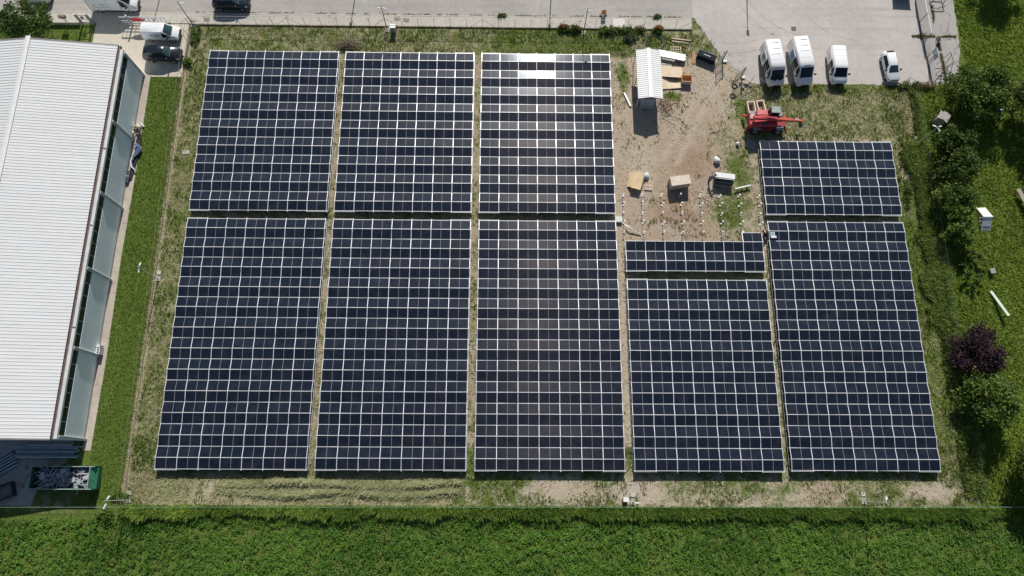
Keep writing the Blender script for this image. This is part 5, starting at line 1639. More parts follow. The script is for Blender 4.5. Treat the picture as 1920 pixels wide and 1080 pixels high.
t = thing('tarpaulin', 'blue tarpaulin strip crumpled over dark pipes along the wall', 'tarpaulin', (-45.05, 13.2, 0.03))
M_TP = mat('tarp_blue', (0.05, 0.085, 0.17), 0.5, 0, 0.6, 3)
for k in range(4):
    MB().tube([(0.1 + 0.14 * k, 2.2, 0.1), (0.15 + 0.13 * k, 0.6, 0.14), (-0.05 + 0.12 * k, -1.2, 0.12), (-0.2 + 0.1 * k, -3.0, 0.1)], 0.09, 6).build('pipe', M_PLAST, t)
vs, fs = [], []
path = [(0.0, 1.6), (0.65, 1.1), (0.55, 0.5), (0.15, -0.2), (-0.05, -0.9), (0.1, -1.5), (0.5, -1.8)]
for i, (x, y) in enumerate(path):
    w = 0.32 if i < 3 else 0.16
    for j in range(5):
        vs.append((x + (j - 2) / 2 * w, y + random.uniform(-.05, .05), 0.34 + random.uniform(-.09, .09)))
fs = [(i * 5 + j, i * 5 + j + 1, (i + 1) * 5 + j + 1, (i + 1) * 5 + j) for i in range(len(path) - 1) for j in range(4)]
MB().add(vs, fs).build('sheet', M_TP, t, smooth=True).modifiers.new('s', 'SOLIDIFY').thickness = 0.02
MB().tube([(0.0, -0.3, 0.45), (-0.08, -0.9, 0.45), (0.1, -1.5, 0.4), (0.55, -1.9, 0.3)], 0.08, 6).build('white_edge', M_WHITE, t)
t = thing('dark_roll', 'dark bundled roll at the lower end of the blue tarpaulin', 'roll', (-45.2, 10.4, 0.03))
MB().tube([(0, 0.8, 0.2), (-0.05, 0, 0.22), (-0.1, -0.7, 0.18)], 0.22, 8).build('roll', mat('roll_dark', (0.05, 0.05, 0.07), 0.7, 0, 0.3, 6), t)
MB().tube([(-0.08, 0.15, 0.22), (-0.08, 0.05, 0.22)], 0.24, 8).build('strap', M_BL, t)

# ------------------------------------------------------------------ meadow furniture
t = thing('chicken_coop', 'white boarded a-frame coop standing in the meadow', 'coop', (57.45, 5.95, 0), radians(1))
MB().box(-0.55, 0.55, -1.0, 1.0, 0, 0.05).build('base', M_WHITE, t)
for s in (-1, 1):
    n = 6
    for k in range(n):
        y0_, y1_ = s * (1.5 - 1.48 * k / n), s * (1.5 - 1.48 * (k + 1) / n)
        z0_, z1_ = 0.04 + 0.92 * k / n, 0.04 + 0.92 * (k + 1) / n
        if s < 0 and k < 2:
            for xx in (-0.55, 0.45):
                MB().add([(xx, y0_, z0_), (xx + 0.1, y0_, z0_), (xx + 0.1, y1_, z1_), (xx, y1_, z1_)], [(0, 1, 2, 3)]).build('frame_board', mat('coop_white', (0.78, 0.79, 0.79), 0.5), t).modifiers.new('s', 'SOLIDIFY').thickness = 0.03
            MB().add([(-.45, y0_, z0_ - .03), (.45, y0_, z0_ - .03), (.45, y1_, z1_ - .03), (-.45, y1_, z1_ - .03)], [(0, 1, 2, 3)]).build('wire_panel', mat('coop_mesh', (0.40, 0.45, 0.50), 0.6, 0, .3, 9), t)
            continue
        MB().add([(-0.57, y0_, z0_), (0.57, y0_, z0_), (0.57, y1_ + s * 0.03, z1_ - .012), (-0.57, y1_ + s * 0.03, z1_ - .012)], [(0, 1, 2, 3)]).build('roof_board', mat('coop_white', (0.78, 0.79, 0.79), 0.5), t).modifiers.new('s', 'SOLIDIFY').thickness = 0.03
MB().box(-0.6, 0.6, -0.06, 0.06, 0.93, 1.0).build('ridge_board', mat('coop_white', (0.78, 0.79, 0.79)), t)
t = thing('garden_bench', 'grey wooden bench with rusty legs at the right photo edge', 'bench', (62.35, 8.3, 0), radians(-72))
MB().box(-1.4, 1.4, -0.25, 0.25, 0.72, 0.78).build('seat', M_OLDWOOD, t)
MB().box(-1.4, 1.4, 0.42, 0.47, 0.75, 1.1).build('backrest', M_OLDWOOD, t)
for x in (-1.1, 1.1):
    for y in (-0.2, 0.3):
        MB().bar((x, y, 0), (x, y, 0.72), 0.06).build('leg', M_RU, t)
    MB().bar((x, -0.5, 0.05), (x, 0.5, 0.05), 0.05).build('foot_bar', M_RU, t)
    MB().bar((x, 0.3, .72), (x, 0.44, 1.0), 0.06).build('back_support', M_RU, t)
t = thing('leaning_plank', 'pale green plank propped up at one end in the meadow', 'plank', (56.75, -3.0, 0))
a, b = Vector((0, 0, 0.1)), Vector((0.95, -3.15, 0.95))
MB().bar(a, b, 0.32, 0.08).build('board', mat('plank_green', (0.50, 0.62, 0.50), 0.6, 0, 0.08, 2), t)
for s in (-0.1, 0.1):
    MB().bar((b.x + s, b.y + 0.1, 0), (b.x + s, b.y + 0.1, 0.9), 0.05).build('leg', M_STEELDK, t)
t = thing('stone_block', 'small grey block standing alone in the meadow', 'stump', (57.15, -0.65, 0), radians(10))
MB().box(-0.26, 0.26, -0.26, 0.26, 0, 0.5).build('body', mat('block_grey', (0.20, 0.19, 0.185), 0.8), t, bevel=0.03)
MB().box(-0.3, 0.3, -0.3, 0.3, 0.5, 0.55).build('lid', mat('lid_grey', (0.32, 0.31, 0.30), 0.8), t)
t = thing('small_hut', 'small hut with grey roof, one slope coloured as sunlit, between the hedge trees', 'hut', (53.75, 18.7, 0), radians(-35))
t.scale = (0.8, 0.8, 0.9)
MB().box(-0.65, 0.65, -0.55, 0.55, 0, 1.9).build('wall', M_OLDWOOD, t)
MB().add([(-0.85, -0.75, 1.95), (0.05, -0.75, 2.2), (0.05, 0.75, 2.2), (-0.85, 0.75, 1.95)], [(0, 1, 2, 3)]).build('roof_slope', mat('hut_dark', (0.30, 0.28, 0.27), 0.8), t).modifiers.new('s', 'SOLIDIFY').thickness = 0.04
MB().add([(0.05, -0.75, 2.2), (0.85, -0.75, 1.95), (0.85, 0.75, 1.95), (0.05, 0.75, 2.2)], [(0, 1, 2, 3)]).build('roof_slope', mat('hut_sunlit', (0.50, 0.49, 0.46), 0.8), t).modifiers.new('s', 'SOLIDIFY').thickness = 0.04  # sunlight on this slope is put into its paler colour
t = thing('water_butt', 'bright blue barrel at the far right under the trees', 'barrel', (61.7, 20.4, 0))
MB().tube([(0, 0, 0), (0, 0, 0.45), (0, 0, 0.9)], [0.36, 0.42, 0.36], 12).build('drum', mat('barrel_blue', (0.02, 0.09, 0.36), 0.45), t)
MB().box(-0.2, 0.3, -0.25, 0.2, 0.9, 0.94).build('lid', M_WHITE, t)
t = thing('old_bench', 'weathered low bench left of the blue barrel', 'bench', (59.9, 20.2, 0), radians(3))
MB().box(-1.1, 1.1, -0.18, 0.18, 0.42, 0.47).build('seat', M_OLDWOOD, t)
for x in (-0.85, 0.85):
    MB().box(x - 0.05, x + 0.05, -0.16, 0.16, 0, 0.42).build('leg', M_OLDWOOD, t)


# ------------------------------------------------------------------ people
def skin_mesh(name, joints, edges, radii, m, parent, root=0):
    me = bpy.data.meshes.new(name)
    me.from_pydata([Vector(j) for j in joints], edges, [])
    o = bpy.data.objects.new(name, me)
    C.objects.link(o)
    o.parent = parent
    me.materials.append(m)
    o.modifiers.new('skin', 'SKIN')
    if not me.skin_vertices:
        bpy.context.view_layer.objects.active = o
        me.attributes.new
    sv = me.skin_vertices[0].data
    for i, r in enumerate(radii):
        sv[i].radius = (r, r)
        sv[i].use_root = (i == root)
    ss = o.modifiers.new('sub', 'SUBSURF')
    ss.levels = ss.render_levels = 1
    o.modifiers['skin'].use_smooth_shade = True
    return o


def person(label, loc, rz, J, shirt, trousers, hair):
    """J: joint positions; body one skinned surface, clothes as sleeves round it"""
    t = thing('person', label, 'person', loc, rz)
    V = {k: Vector(v) for k, v in J.items()}
    names = ['pelvis', 'waist', 'chest', 'neck', 'head', 'crown', 'shl', 'ell', 'wrl', 'shr', 'elr', 'wrr', 'hil', 'knl', 'anl', 'tol', 'hir', 'knr', 'anr', 'tor']
    rad = dict(pelvis=.13, waist=.12, chest=.14, neck=.055, head=.095, crown=.075, shl=.065, ell=.045, wrl=.03, shr=.065, elr=.045, wrr=.03, hil=.09, knl=.06, anl=.04, tol=.035, hir=.09, knr=.06, anr=.04, tor=.035)
    ed = [('pelvis', 'waist'), ('waist', 'chest'), ('chest', 'neck'), ('neck', 'head'), ('head', 'crown'), ('chest', 'shl'), ('shl', 'ell'), ('ell', 'wrl'), ('chest', 'shr'), ('shr', 'elr'), ('elr', 'wrr'),
          ('pelvis', 'hil'), ('hil', 'knl'), ('knl', 'anl'), ('anl', 'tol'), ('pelvis', 'hir'), ('hir', 'knr'), ('knr', 'anr'), ('anr', 'tor')]
    pts = [V[n] for n in names]
    rr = [rad[n] for n in names]
    E_ = [(names.index(a), names.index(b)) for a, b in ed]
    for s in ('l', 'r'):                                       # palm, four fingers, thumb
        w, e = V['wr' + s], V['el' + s]
        d = (w - e).normalized()
        sd = d.cross(Vector((0, 0, 1)))
        sd = sd.normalized() if sd.length > 0.1 else Vector((0, 1, 0))
        pi_ = len(pts)
        pts.append(w + d * 0.08)
        rr.append(0.034)
        E_.append((names.index('wr' + s), pi_))
        for k in range(4):
            b0 = len(pts)
            off = sd * ((k - 1.5) * 0.022)
            ln = (0.065, 0.078, 0.072, 0.055)[k]
            pts += [w + d * 0.12 + off, w + d * (0.12 + ln) + off + Vector((0, 0, -0.02))]
            rr += [0.010, 0.008]
            E_ += [(pi_, b0), (b0, b0 + 1)]
        b0 = len(pts)
        pts += [w + d * 0.07 + sd * 0.05, w + d * 0.11 + sd * 0.07]
        rr += [0.011, 0.009]
        E_ += [(pi_, b0), (b0, b0 + 1)]
    skin_mesh('body', pts, E_, rr, M_SKIN, t)
    sn = ['pelvis', 'waist', 'chest', 'shl', 'ell', 'shr', 'elr']
    skin_mesh('shirt', [V['pelvis'].lerp(V['waist'], .5), V['waist'], V['chest'], V['shl'], V['ell'], V['shr'], V['elr'], V['ell'].lerp(V['wrl'], .8), V['elr'].lerp(V['wrr'], .8)], [(0, 1), (1, 2), (2, 3), (3, 4), (2, 5), (5, 6), (4, 7), (6, 8)],
              [.155, .15, .17, .09, .07, .09, .07, .05, .05], shirt, t)
    skin_mesh('trousers', [V['pelvis'], V['hil'], V['knl'], V['anl'], V['hir'], V['knr'], V['anr']], [(0, 1), (1, 2), (2, 3), (0, 4), (4, 5), (5, 6)], [.155, .11, .085, .065, .11, .085, .065], trousers, t)
    for s in ('l', 'r'):
        a, b = V['an' + s], V['to' + s]
        MB().bar(a + Vector((0, 0, -.02)) - (b - a) * .3, b + (b - a) * .3 + Vector((0, 0, 0.01)), .10, .09).build('shoe', M_PLAST, t, bevel=0.02)
    h = V['head']
    c = V['crown']
    up = (c - h).normalized()
    mb = MB()
    n, m = 10, 4
    vs = []
    for j in range(m + 1):
        th = (pi / 2) * j / m
        for i in range(n):
            a = 2 * pi * i / n
            vs.append(h + up * 0.02 + Vector((0.108 * sin(th) * cos(a), 0.108 * sin(th) * sin(a), 0.128 * cos(th) + 0.01)))
    mb.add(vs, [(j * n + i, (j + 1) * n + i, (j + 1) * n + (i + 1) % n, j * n + (i + 1) % n) for j in range(m) for i in range(n)]).build('hair', hair, t, smooth=True)
    fdir = Vector((1, 0, 0))
    MB().tube([h + fdir * 0.09, h + fdir * 0.125 + Vector((0, 0, -.02))], [0.012, 0.016], 6).build('nose', M_SKIN, t)
    for s in (-1, 1):
        MB().tube([h + Vector((0.092, s * 0.035, 0.015)), h + Vector((0.10, s * 0.035, 0.015))], 0.012, 6).build('eye', M_INK, t)
        MB().tube([h + Vector((0, s * 0.09, 0)), h + Vector((0, s * 0.105, 0))], 0.025, 6).build('ear', M_SKIN, t)
    MB().box(h.x + .088, h.x + .1, h.y - .025, h.y + .025, h.z - .055, h.z - .045).build('mouth', mat('lips', (0.35, 0.12, 0.10), 0.6), t)


M_HAIR = mat('dark_hair', (0.03, 0.022, 0.016), 0.7)
# worker leaning on the stack of panels (faces +x)
person('worker in blue shirt leaning over the opened panel stack', (24.72, 10.62, 0), radians(12),
       dict(pelvis=(0, 0, .93), waist=(.08, 0, 1.08), chest=(.22, 0, 1.32), neck=(.30, 0, 1.48), head=(.37, 0, 1.60), crown=(.41, 0, 1.68), shl=(.22, .19, 1.38), ell=(.42, .24, 1.22), wrl=(.60, .20, 1.30), shr=(.22, -.19, 1.38), elr=(.42, -.24, 1.20), wrr=(.60, -.18, 1.28),
            hil=(0, .10, .88), knl=(.06, .12, .48), anl=(-.02, .13, .08), tol=(.13, .14, .04), hir=(0, -.10, .88), knr=(.0, -.12, .48), anr=(-.14, -.13, .08), tor=(.01, -.14, .04)),
       mat('shirt_blue', (0.10, 0.13, 0.24), 0.8, 0, 0.2, 5), mat('work_trousers', (0.05, 0.05, 0.06), 0.85), M_HAIR)
# worker crouching at the corner of the unfinished block (faces -x)
person('worker in dark clothes bending at the corner of the unfinished panels', (30.95, 3.85, 0), radians(195),
       dict(pelvis=(0, 0, .72), waist=(.12, 0, .86), chest=(.34, 0, 1.02), neck=(.47, 0, 1.12), head=(.58, 0, 1.18), crown=(.65, 0, 1.22), shl=(.34, .19, 1.04), ell=(.48, .23, .86), wrl=(.66, .16, .84), shr=(.34, -.19, 1.04), elr=(.50, -.22, .88), wrr=(.68, -.14, .86),
            hil=(0, .10, .68), knl=(.28, .16, .44), anl=(.05, .16, .08), tol=(.19, .17, .04), hir=(0, -.10, .68), knr=(.22, -.16, .40), anr=(-.06, -.16, .08), tor=(.09, -.17, .04)),
       mat('shirt_black', (0.035, 0.03, 0.032), 0.8, 0, 0.2, 5), mat('work_trousers', (0.05, 0.05, 0.06), 0.85), M_HAIR)


# ------------------------------------------------------------------ vegetation
def leaf_quads(P, size, up_bias, cols, name, material, parent=None, aspect=0.6):
    """one bent quad (rhombus) per point"""
    n = len(P)
    nrm = rng.normal(size=(n, 3))
    nrm[:, 2] = np.abs(nrm[:, 2]) + up_bias
    nrm /= np.linalg.norm(nrm, axis=1)[:, None]
    t = np.cross(nrm, rng.normal(size=(n, 3)))
    t /= np.linalg.norm(t, axis=1)[:, None] + 1e-9
    b = np.cross(nrm, t)
    s = (np.asarray(size) * np.ones(n))[:, None]
    v = np.stack([P - t * s * 0.5, P + b * s * 0.5 * aspect, P + t * s * 0.5, P - b * s * 0.5 * aspect], 1).reshape(-1, 3)
    loops = np.arange(4 * n)
    return arrays_mesh(name, v, 4, loops, np.repeat(cols, 4, 0), material, parent)


def tree(label, x, y, h, rx, ry, rz, cz, c1, c2, clumps=60, per=70, leaf=0.30, name='tree', seed=None, trunk=True, csize=0.30, cat='tree', group=None):
    t = thing(name, label, cat, (x, y, 0), 0, group)
    c1, c2 = np.array(c1), np.array(c2)
    # clump centres in a lumpy ellipsoid, biased to its skin
    d = rng.normal(size=(clumps, 3))
    d /= np.linalg.norm(d, axis=1)[:, None]
    clumps = int(clumps * 0.7)
    per = int(per * 1.5)
    d = d[:clumps]
    rad = rng.uniform(0.40, 1.0, clumps) ** 0.6 * (0.70 + 0.48 * rng.random(clumps))
    cc = d * rad[:, None] * np.array([rx, ry, rz]) + np.array([0, 0, cz])
    cc[:, 2] = np.maximum(cc[:, 2], 0.35)
    sc = csize * (0.7 + 0.6 * rng.random(clumps)) * min(rx, ry, rz)
    k = np.repeat(np.arange(clumps), per)
    off = rng.normal(size=(len(k), 3)) * 0.55
    off[:, 2] *= 0.75
    P = cc[k] + off * sc[k][:, None]
    P[:, 2] = np.maximum(P[:, 2], 0.08)
    mixv = np.clip(rng.random(clumps)[k] * 0.55 + rng.random(len(k)) * 0.45, 0, 1)[:, None]
    cols = c1 * (1 - mixv) + c2 * mixv
    leaf_quads(P, leaf * rng.uniform(0.6, 1.35, len(k)), 0.5, cols, 'crown', M_LEAF, t)
    if trunk:
        top = cz + rz * 0.3
        MB().tube([(0, 0, 0), (0.05, 0, cz * 0.5), (0, 0.05, top)], [0.05 * h * 0.55, 0.04 * h * 0.5, 0.03], 8).build('trunk', M_BARK, t)
        for q in range(7):
            j = rng.integers(clumps)
            e = cc[j]
            s = Vector((0, 0, min(e[2] * 0.6, cz * 0.9)))
            MB().tube([s, Vector(e) * 0.5 + s * 0.5 + Vector((0, 0, 0.1)), Vector(e)], [0.02 * h * 0.5, 0.05, 0.02], 5).build('limb', M_BARK, t)
    return t


DG1, DG2 = (0.040, 0.080, 0.011), (0.215, 0.305, 0.055)
MG1, MG2 = (0.040, 0.085, 0.012), (0.160, 0.250, 0.044)
tree('rounded green street tree beside the warehouse roof', -59.0, 29.6, 5.5, 3.0, 2.6, 2.3, 3.2, (0.035, 0.07, 0.012), (0.14, 0.21, 0.045), 85, 80, 0.32)
tree('largest dark green tree at the corner of the old slab', 58.2, 21.3, 6.0, 4.1, 3.0, 2.6, 3.2, DG1, (0.165, 0.245, 0.042), 120, 90, 0.30)
tree('round hedge tree beside the tall camera pole', 53.6, 14.8, 4.8, 2.1, 1.9, 1.9, 2.7, DG1, (0.085, 0.13, 0.02), 60, 75, 0.28, group='hedge trees along the right fence')
tree('bushy hedge tree directly below the round one', 53.6, 11.6, 5.2, 2.3, 2.4, 2.2, 2.8, DG1, (0.10, 0.15, 0.025), 70, 75, 0.28, group='hedge trees along the right fence')
tree('hedge tree level with the gap below the small upper right panels', 53.2, 7.6, 4.6, 2.1, 2.3, 1.9, 2.5, DG1, DG2, 65, 75, 0.27, group='hedge trees along the right fence')
tree('lowest hedge tree, left of the white coop', 53.0, 4.0, 3.6, 1.9, 2.2, 1.5, 1.9, DG1, DG2, 55, 70, 0.26, group='hedge trees along the right fence')
tree('sunlit low bush in the meadow above the plank', 54.6, -0.2, 1.6, 1.8, 2.4, 0.6, 0.7, (0.04, 0.08, 0.012), (0.13, 0.20, 0.03), 45, 60, 0.22, 'bush', trunk=False, cat='bush')
tree('yellowish green tree cut by the right photo edge', 63.6, 20.6, 6.5, 2.2, 2.6, 2.6, 4.0, (0.07, 0.10, 0.02), (0.22, 0.26, 0.07), 60, 75, 0.28)
tree('dark tree in the shade under the yellowish tree', 66.3, 15.6, 6, 2.4, 2.8, 2.4, 3.2, DG1, DG2, 70, 70, 0.30)
tree('purple leaved tree right of the lower right panels', 52.9, -10.6, 4.6, 2.6, 2.5, 2.1, 2.2, (0.012, 0.006, 0.010), (0.070, 0.034, 0.052), 75, 120, 0.25, csize=0.34)
tree('round dark green tree directly below the purple one', 52.75, -15.6, 5.2, 3.1, 2.9, 2.4, 2.7, (0.032, 0.064, 0.010), (0.19, 0.28, 0.052), 95, 85, 0.28)
tree('bright green tree at the lower right corner', 56.2, -22.3, 6.8, 2.6, 2.7, 2.5, 4.2, (0.05, 0.09, 0.014), (0.17, 0.25, 0.045), 75, 75, 0.27)
tree('dark tree behind the bright one at the lower right corner', 60.4, -24.5, 7.5, 3.4, 3.2, 3.0, 4.2, DG1, DG2, 80, 70, 0.32)
tree('tree beyond the top right corner of the meadow', 64.5, 42.0, 7, 3.0, 3.0, 2.6, 4.4, DG1, DG2, 70, 70, 0.32)


def bush(label, x, y, rx, ry, h, c1, c2, n=26, per=45, leaf=0.18, flowers=None):
    t = thing('bush', label, 'bush', (x, y, 0))
    d = rng.normal(size=(n, 3)) * np.array([rx, ry, h * 0.5]) * 0.5
    d[:, 2] = np.abs(d[:, 2]) * 0.9 + 0.1
    k = np.repeat(np.arange(n), per)
    P = d[k] + rng.normal(size=(len(k), 3)) * 0.14
    P[:, 2] = np.clip(P[:, 2], 0.03, h)
    mv = rng.random(len(k))[:, None]
    leaf_quads(P, leaf * rng.uniform(.6, 1.3, len(k)), 0.5, np.array(c1) * (1 - mv) + np.array(c2) * mv, 'foliage', M_LEAF, t)
    if flowers:
        m_ = 70
        P = rng.normal(size=(m_, 3)) * np.array([rx * .35, ry * .4, .1]) + np.array([0, 0.05, h * 0.75])
        mv = rng.random(m_)[:, None]
        leaf_quads(P, 0.16, 0.8, np.array(flowers[0]) * (1 - mv) + np.array(flowers[1]) * mv, 'flowers', M_LEAF, t)
    return t


RF = ((0.35, 0.02, 0.02), (0.65, 0.09, 0.06))
bush('red flowering bush on the pavement edge left of the camera pole', 7.3, 31.75, 0.9, 0.35, 0.8, DG1, MG2, flowers=RF)
bush('second red flowering bush next to the camera pole', 8.9, 31.7, 0.7, 0.35, 0.8, DG1, MG2, 20, flowers=((0.2, 0.02, 0.02), (0.4, 0.05, 0.04)))
bush('red flowering bush further right on the pavement edge', 19.6, 31.75, 0.8, 0.35, 0.8, DG1, MG2, flowers=RF)
bush('pinkish flowering bush between the green bushes on the pavement edge', 17.2, 31.75, 0.5, 0.3, 0.6, DG1, MG2, 14, flowers=((0.45, 0.15, 0.12), (0.6, 0.25, 0.2)))
bush('dark green bush below the fresh concrete patch', 12.9, 31.5, 1.3, 0.5, 0.9, DG1, DG2)
bush('green bush right of the fresh concrete patch', 15.5, 31.4, 1.0, 0.6, 0.8, DG1, MG2)
bush('grey green shrub above the shed', 15.9, 30.3, 0.8, 0.5, 0.5, (0.05, 0.08, 0.04), (0.13, 0.18, 0.10))
bush('small weed at the kerb end of the pavement', 19.5, 33.7, 0.6, 0.2, 0.3, MG1, MG2, 10)
bush('small green weed on the kerb above the second panel block', -0.6, 33.6, 0.7, 0.25, 0.3, MG1, (0.2, 0.24, 0.06), 10)
bush('small dark shrub at the side fence by the black car', -40.1, 26.3, 0.6, 0.5, 0.9, DG1, DG2, 16)
bush('green shrub on the fence corner below the dark camera pole', -39.6, 30.0, 0.7, 1.4, 0.7, DG1, MG2, 22)
bush('bright leafy weed by the lower left fence corner', -41.8, -28.4, 0.7, 0.7, 0.8, MG1, (0.16, 0.26, 0.05), 22, leaf=0.24)
bush('leafy weed beside the lower left camera pole', -41.0, -26.3, 0.8, 0.4, 0.5, MG1, (0.16, 0.26, 0.05), 16)
bush('weedy shrub where the yard meets the right fence', 51.0, 23.8, 1.6, 0.5, 0.8, DG1, (0.14, 0.17, 0.04), 24)
bush('orange brown weed clump at the yard fence end', 52.8, 23.8, 1.2, 0.5, 0.7, (0.08, 0.07, 0.02), (0.30, 0.22, 0.07), 20)
bush('green shrub right of the small upper right panels', 49.0, 13.6, 0.7, 1.2, 0.9, DG1, MG2, 24)
bush('second green shrub right of the small upper right panels', 48.6, 9.5, 0.7, 1.6, 0.9, DG1, MG2, 28)
t = thing('straw_heap', 'rounded heap of mown straw at the top of the panel aisle', 'straw heap', (-20.3, 29.0, 0))
n_ = 1500
P = rng.normal(size=(n_, 3)) * np.array([0.8, 0.35, 0.25]) + np.array([0, 0, 0.25])
P[:, 2] = np.abs(P[:, 2])
P[:, 2] = np.minimum(P[:, 2], 0.75)
mv = rng.random(n_)[:, None]
leaf_quads(P, 0.24, 0.7, np.array((0.16, 0.13, 0.09)) * (1 - mv) + np.array((0.40, 0.35, 0.25)) * mv, 'straw', M_GRASSB, t, 0.3)


def blades(name, label, XY, h, w, lean, cols, cat='grass', bend=None):
    """grass tufts: three thin triangles each"""
    n = len(XY)
    k = 3
    base = np.repeat(np.concatenate([XY, np.zeros((n, 1))], 1), k, 0)
    hh = np.repeat(h * np.ones(n), k) * rng.uniform(0.6, 1.2, n * k)
    ww = np.repeat(w * np.ones(n), k) * rng.uniform(0.7, 1.3, n * k)
    a = rng.uniform(0, 2 * pi, n * k)
    sx, sy = np.cos(a), np.sin(a)
    la = rng.uniform(0, 2 * pi, n * k)
    ld = rng.uniform(0.2, 1.0, n * k) * lean
    dx, dy = np.cos(la) * ld, np.sin(la) * ld
    if bend is not None:
        dx, dy = dx + bend[0], dy + bend[1]
    base[:, 0] += rng.normal(0, 0.05, n * k)
    base[:, 1] += rng.normal(0, 0.05, n * k)
    v0 = base + np.stack([sx * ww, sy * ww, 0 * ww], 1)
    v1 = base - np.stack([sx * ww, sy * ww, 0 * ww], 1)
    v2 = base + np.stack([dx * hh, dy * hh, hh], 1)
    v = np.stack([v0, v1, v2], 1).reshape(-1, 3)
    c = np.repeat(cols, 3 * k, 0) * np.repeat(rng.uniform(0.75, 1.25, n * k), 3)[:, None]
    o = arrays_mesh(name, v, 3, np.arange(len(v)), np.clip(c, 0, 1), M_GRASSB)
    return stuff(o, label, cat)


def scatter(x0, x1, y0, y1, dens):
    n = int((x1 - x0) * (y1 - y0) * dens)
    return np.stack([rng.uniform(x0, x1, n), rng.uniform(y0, y1, n)], 1)


def lerpc(a, b, t):
    t = np.asarray(t)[:, None]
    return np.array(a) * (1 - t) + np.array(b) * t


# tufts over the fenced plot, green or straw by zone
XY = np.concatenate([scatter(-40.3, 24, 27.9, 31.8, 34), scatter(-40.3, -37.3, -27, 28, 34), scatter(-40, 51, -27.2, -20.6, 30), scatter(47.6, 51.2, -27, 24, 34), scatter(31, 51, 15.8, 24, 34),
                     scatter(13.3, 31, 3.0, 31, 16), scatter(-21.1, -20.2, -20, 27, 20), scatter(-4.1, -3.1, -20, 27, 20), scatter(30.3, 31.1, -20, 6, 20), scatter(-37, 48, 4.9, 6.2, 8)])
keep = ~((XY[:, 0] > 24.3) & (XY[:, 1] > 33.6 - (XY[:, 0] - 24.5) * 1.75) & (XY[:, 1] > 24.2))
XY = XY[keep]
gg, dd, rr_ = zones(XY[:, 0], XY[:, 1])
nz = fbm(XY[:, 0], XY[:, 1], 1.6)
isg = (gg + (nz - 0.5) * 2.6 + rng.normal(0, 0.12, len(XY))) > 0.5
isd = (dd + (fbm(XY[:, 1], XY[:, 0], 2.3) - 0.5) * 1.6 + rng.normal(0, 0.1, len(XY))) > 0.45
m1 = isg & (rng.random(len(XY)) < 0.8)
A = XY[m1]
blades('green_tufts', 'green grass tufts over the fenced plot', A, 0.16 + 0.14 * rng.random(len(A)), 0.035, 0.9, lerpc((0.09, 0.145, 0.022), (0.30, 0.37, 0.085), rng.random(len(A))))
m2 = (~isg) & isd & (rng.random(len(XY)) < 0.7)
A = XY[m2]
blades('straw_tufts', 'dry straw and pale dead grass over the fenced plot', A, 0.10 + 0.12 * rng.random(len(A)), 0.035, 1.6, lerpc((0.30, 0.25, 0.13), (0.68, 0.61, 0.43), rng.random(len(A))), 'straw')
A = np.concatenate([np.stack([55.9 + rng.normal(0, 0.08, 700) + np.sin(np.linspace(0, 7, 700)) * 0.1, np.linspace(24.3, 36.5, 700)], 1), np.stack([np.linspace(52.6, 58.4, 420), 31.25 + rng.normal(0, 0.06, 420)], 1),
                    np.stack([53.9 + rng.normal(0, 0.2, 160), 31.2 + rng.normal(0, 0.2, 160)], 1), np.stack([np.linspace(-40, 24, 900), 33.68 + rng.normal(0, 0.07, 900)], 1)])
A = A[fbm(A[:, 0], A[:, 1], 1.1) > 0.45]
blades('joint_weeds', 'weeds growing in the paving joints and along the kerb', A, 0.10 + 0.12 * rng.random(len(A)), 0.04, 1.2, lerpc((0.10, 0.12, 0.03), (0.34, 0.33, 0.15), rng.random(len(A))), 'weeds')
# mown straw windrows below the lower left arrays: long strands piled in wavy rows
def strands(name, label, xy, z, L, w, cols, ax=0.5, cat='straw'):
    n = len(xy)
    a = rng.normal(ax, 0.55, n)
    d = np.stack([np.cos(a), np.sin(a), rng.normal(0.05, 0.25, n)], 1)
    sd = np.stack([-np.sin(a), np.cos(a), 0 * a], 1)
    P0 = np.concatenate([xy, z[:, None]], 1)
    Lh = (L * rng.uniform(0.6, 1.3, n))[:, None]
    up = np.array([0, 0, 1.0])
    v = np.stack([P0 - d * Lh / 2 - sd * w, P0 - d * Lh / 2 + sd * w, P0 + d * Lh / 2 + sd * w * 0.4 - up * 0.05, P0 + d * Lh / 2 - sd * w * 0.4 - up * 0.05], 1).reshape(-1, 3)
    v[:, 2] = np.maximum(v[:, 2], 0.01)
    return stuff(arrays_mesh(name, v, 4, np.arange(4 * n), np.repeat(cols, 4, 0), M_GRASSB), label, cat)


A = np.concatenate([scatter(-38, -4.2, -26.7, -24.2, 150)])
rowc = np.minimum(np.abs(A[:, 1] + 25.0 + 0.25 * np.sin(A[:, 0] * 0.35)), np.abs(A[:, 1] + 25.95 + 0.2 * np.sin(A[:, 0] * 0.5 + 1)))
lump = fbm(A[:, 0], A[:, 1], 1.7) * 0.6 + fbm(A[:, 0] + 31, A[:, 1], 4.5) * 0.4
hgt_ = np.clip(1.0 - rowc * 2.0, 0, 1) * np.clip((lump - 0.32) * 3.2, 0, 1) * sstep(A[:, 0], -36, -22)
hgt_ = np.maximum(hgt_, 0.25 * np.clip((lump - 0.5) * 3, 0, 1))
ok = hgt_ > 0.06
A, hgt_, lump = A[ok], hgt_[ok], lump[ok]
strands('windrow', 'tangled pale windrows of mown grass below the lower panels', A, hgt_ * rng.uniform(0.35, 1.0, len(A)) * 0.60, 0.55, 0.028, lerpc((0.20, 0.22, 0.09), (0.62, 0.62, 0.36), np.clip(0.5 * rng.random(len(A)) + 0.9 * (lump - 0.25), 0, 1)))
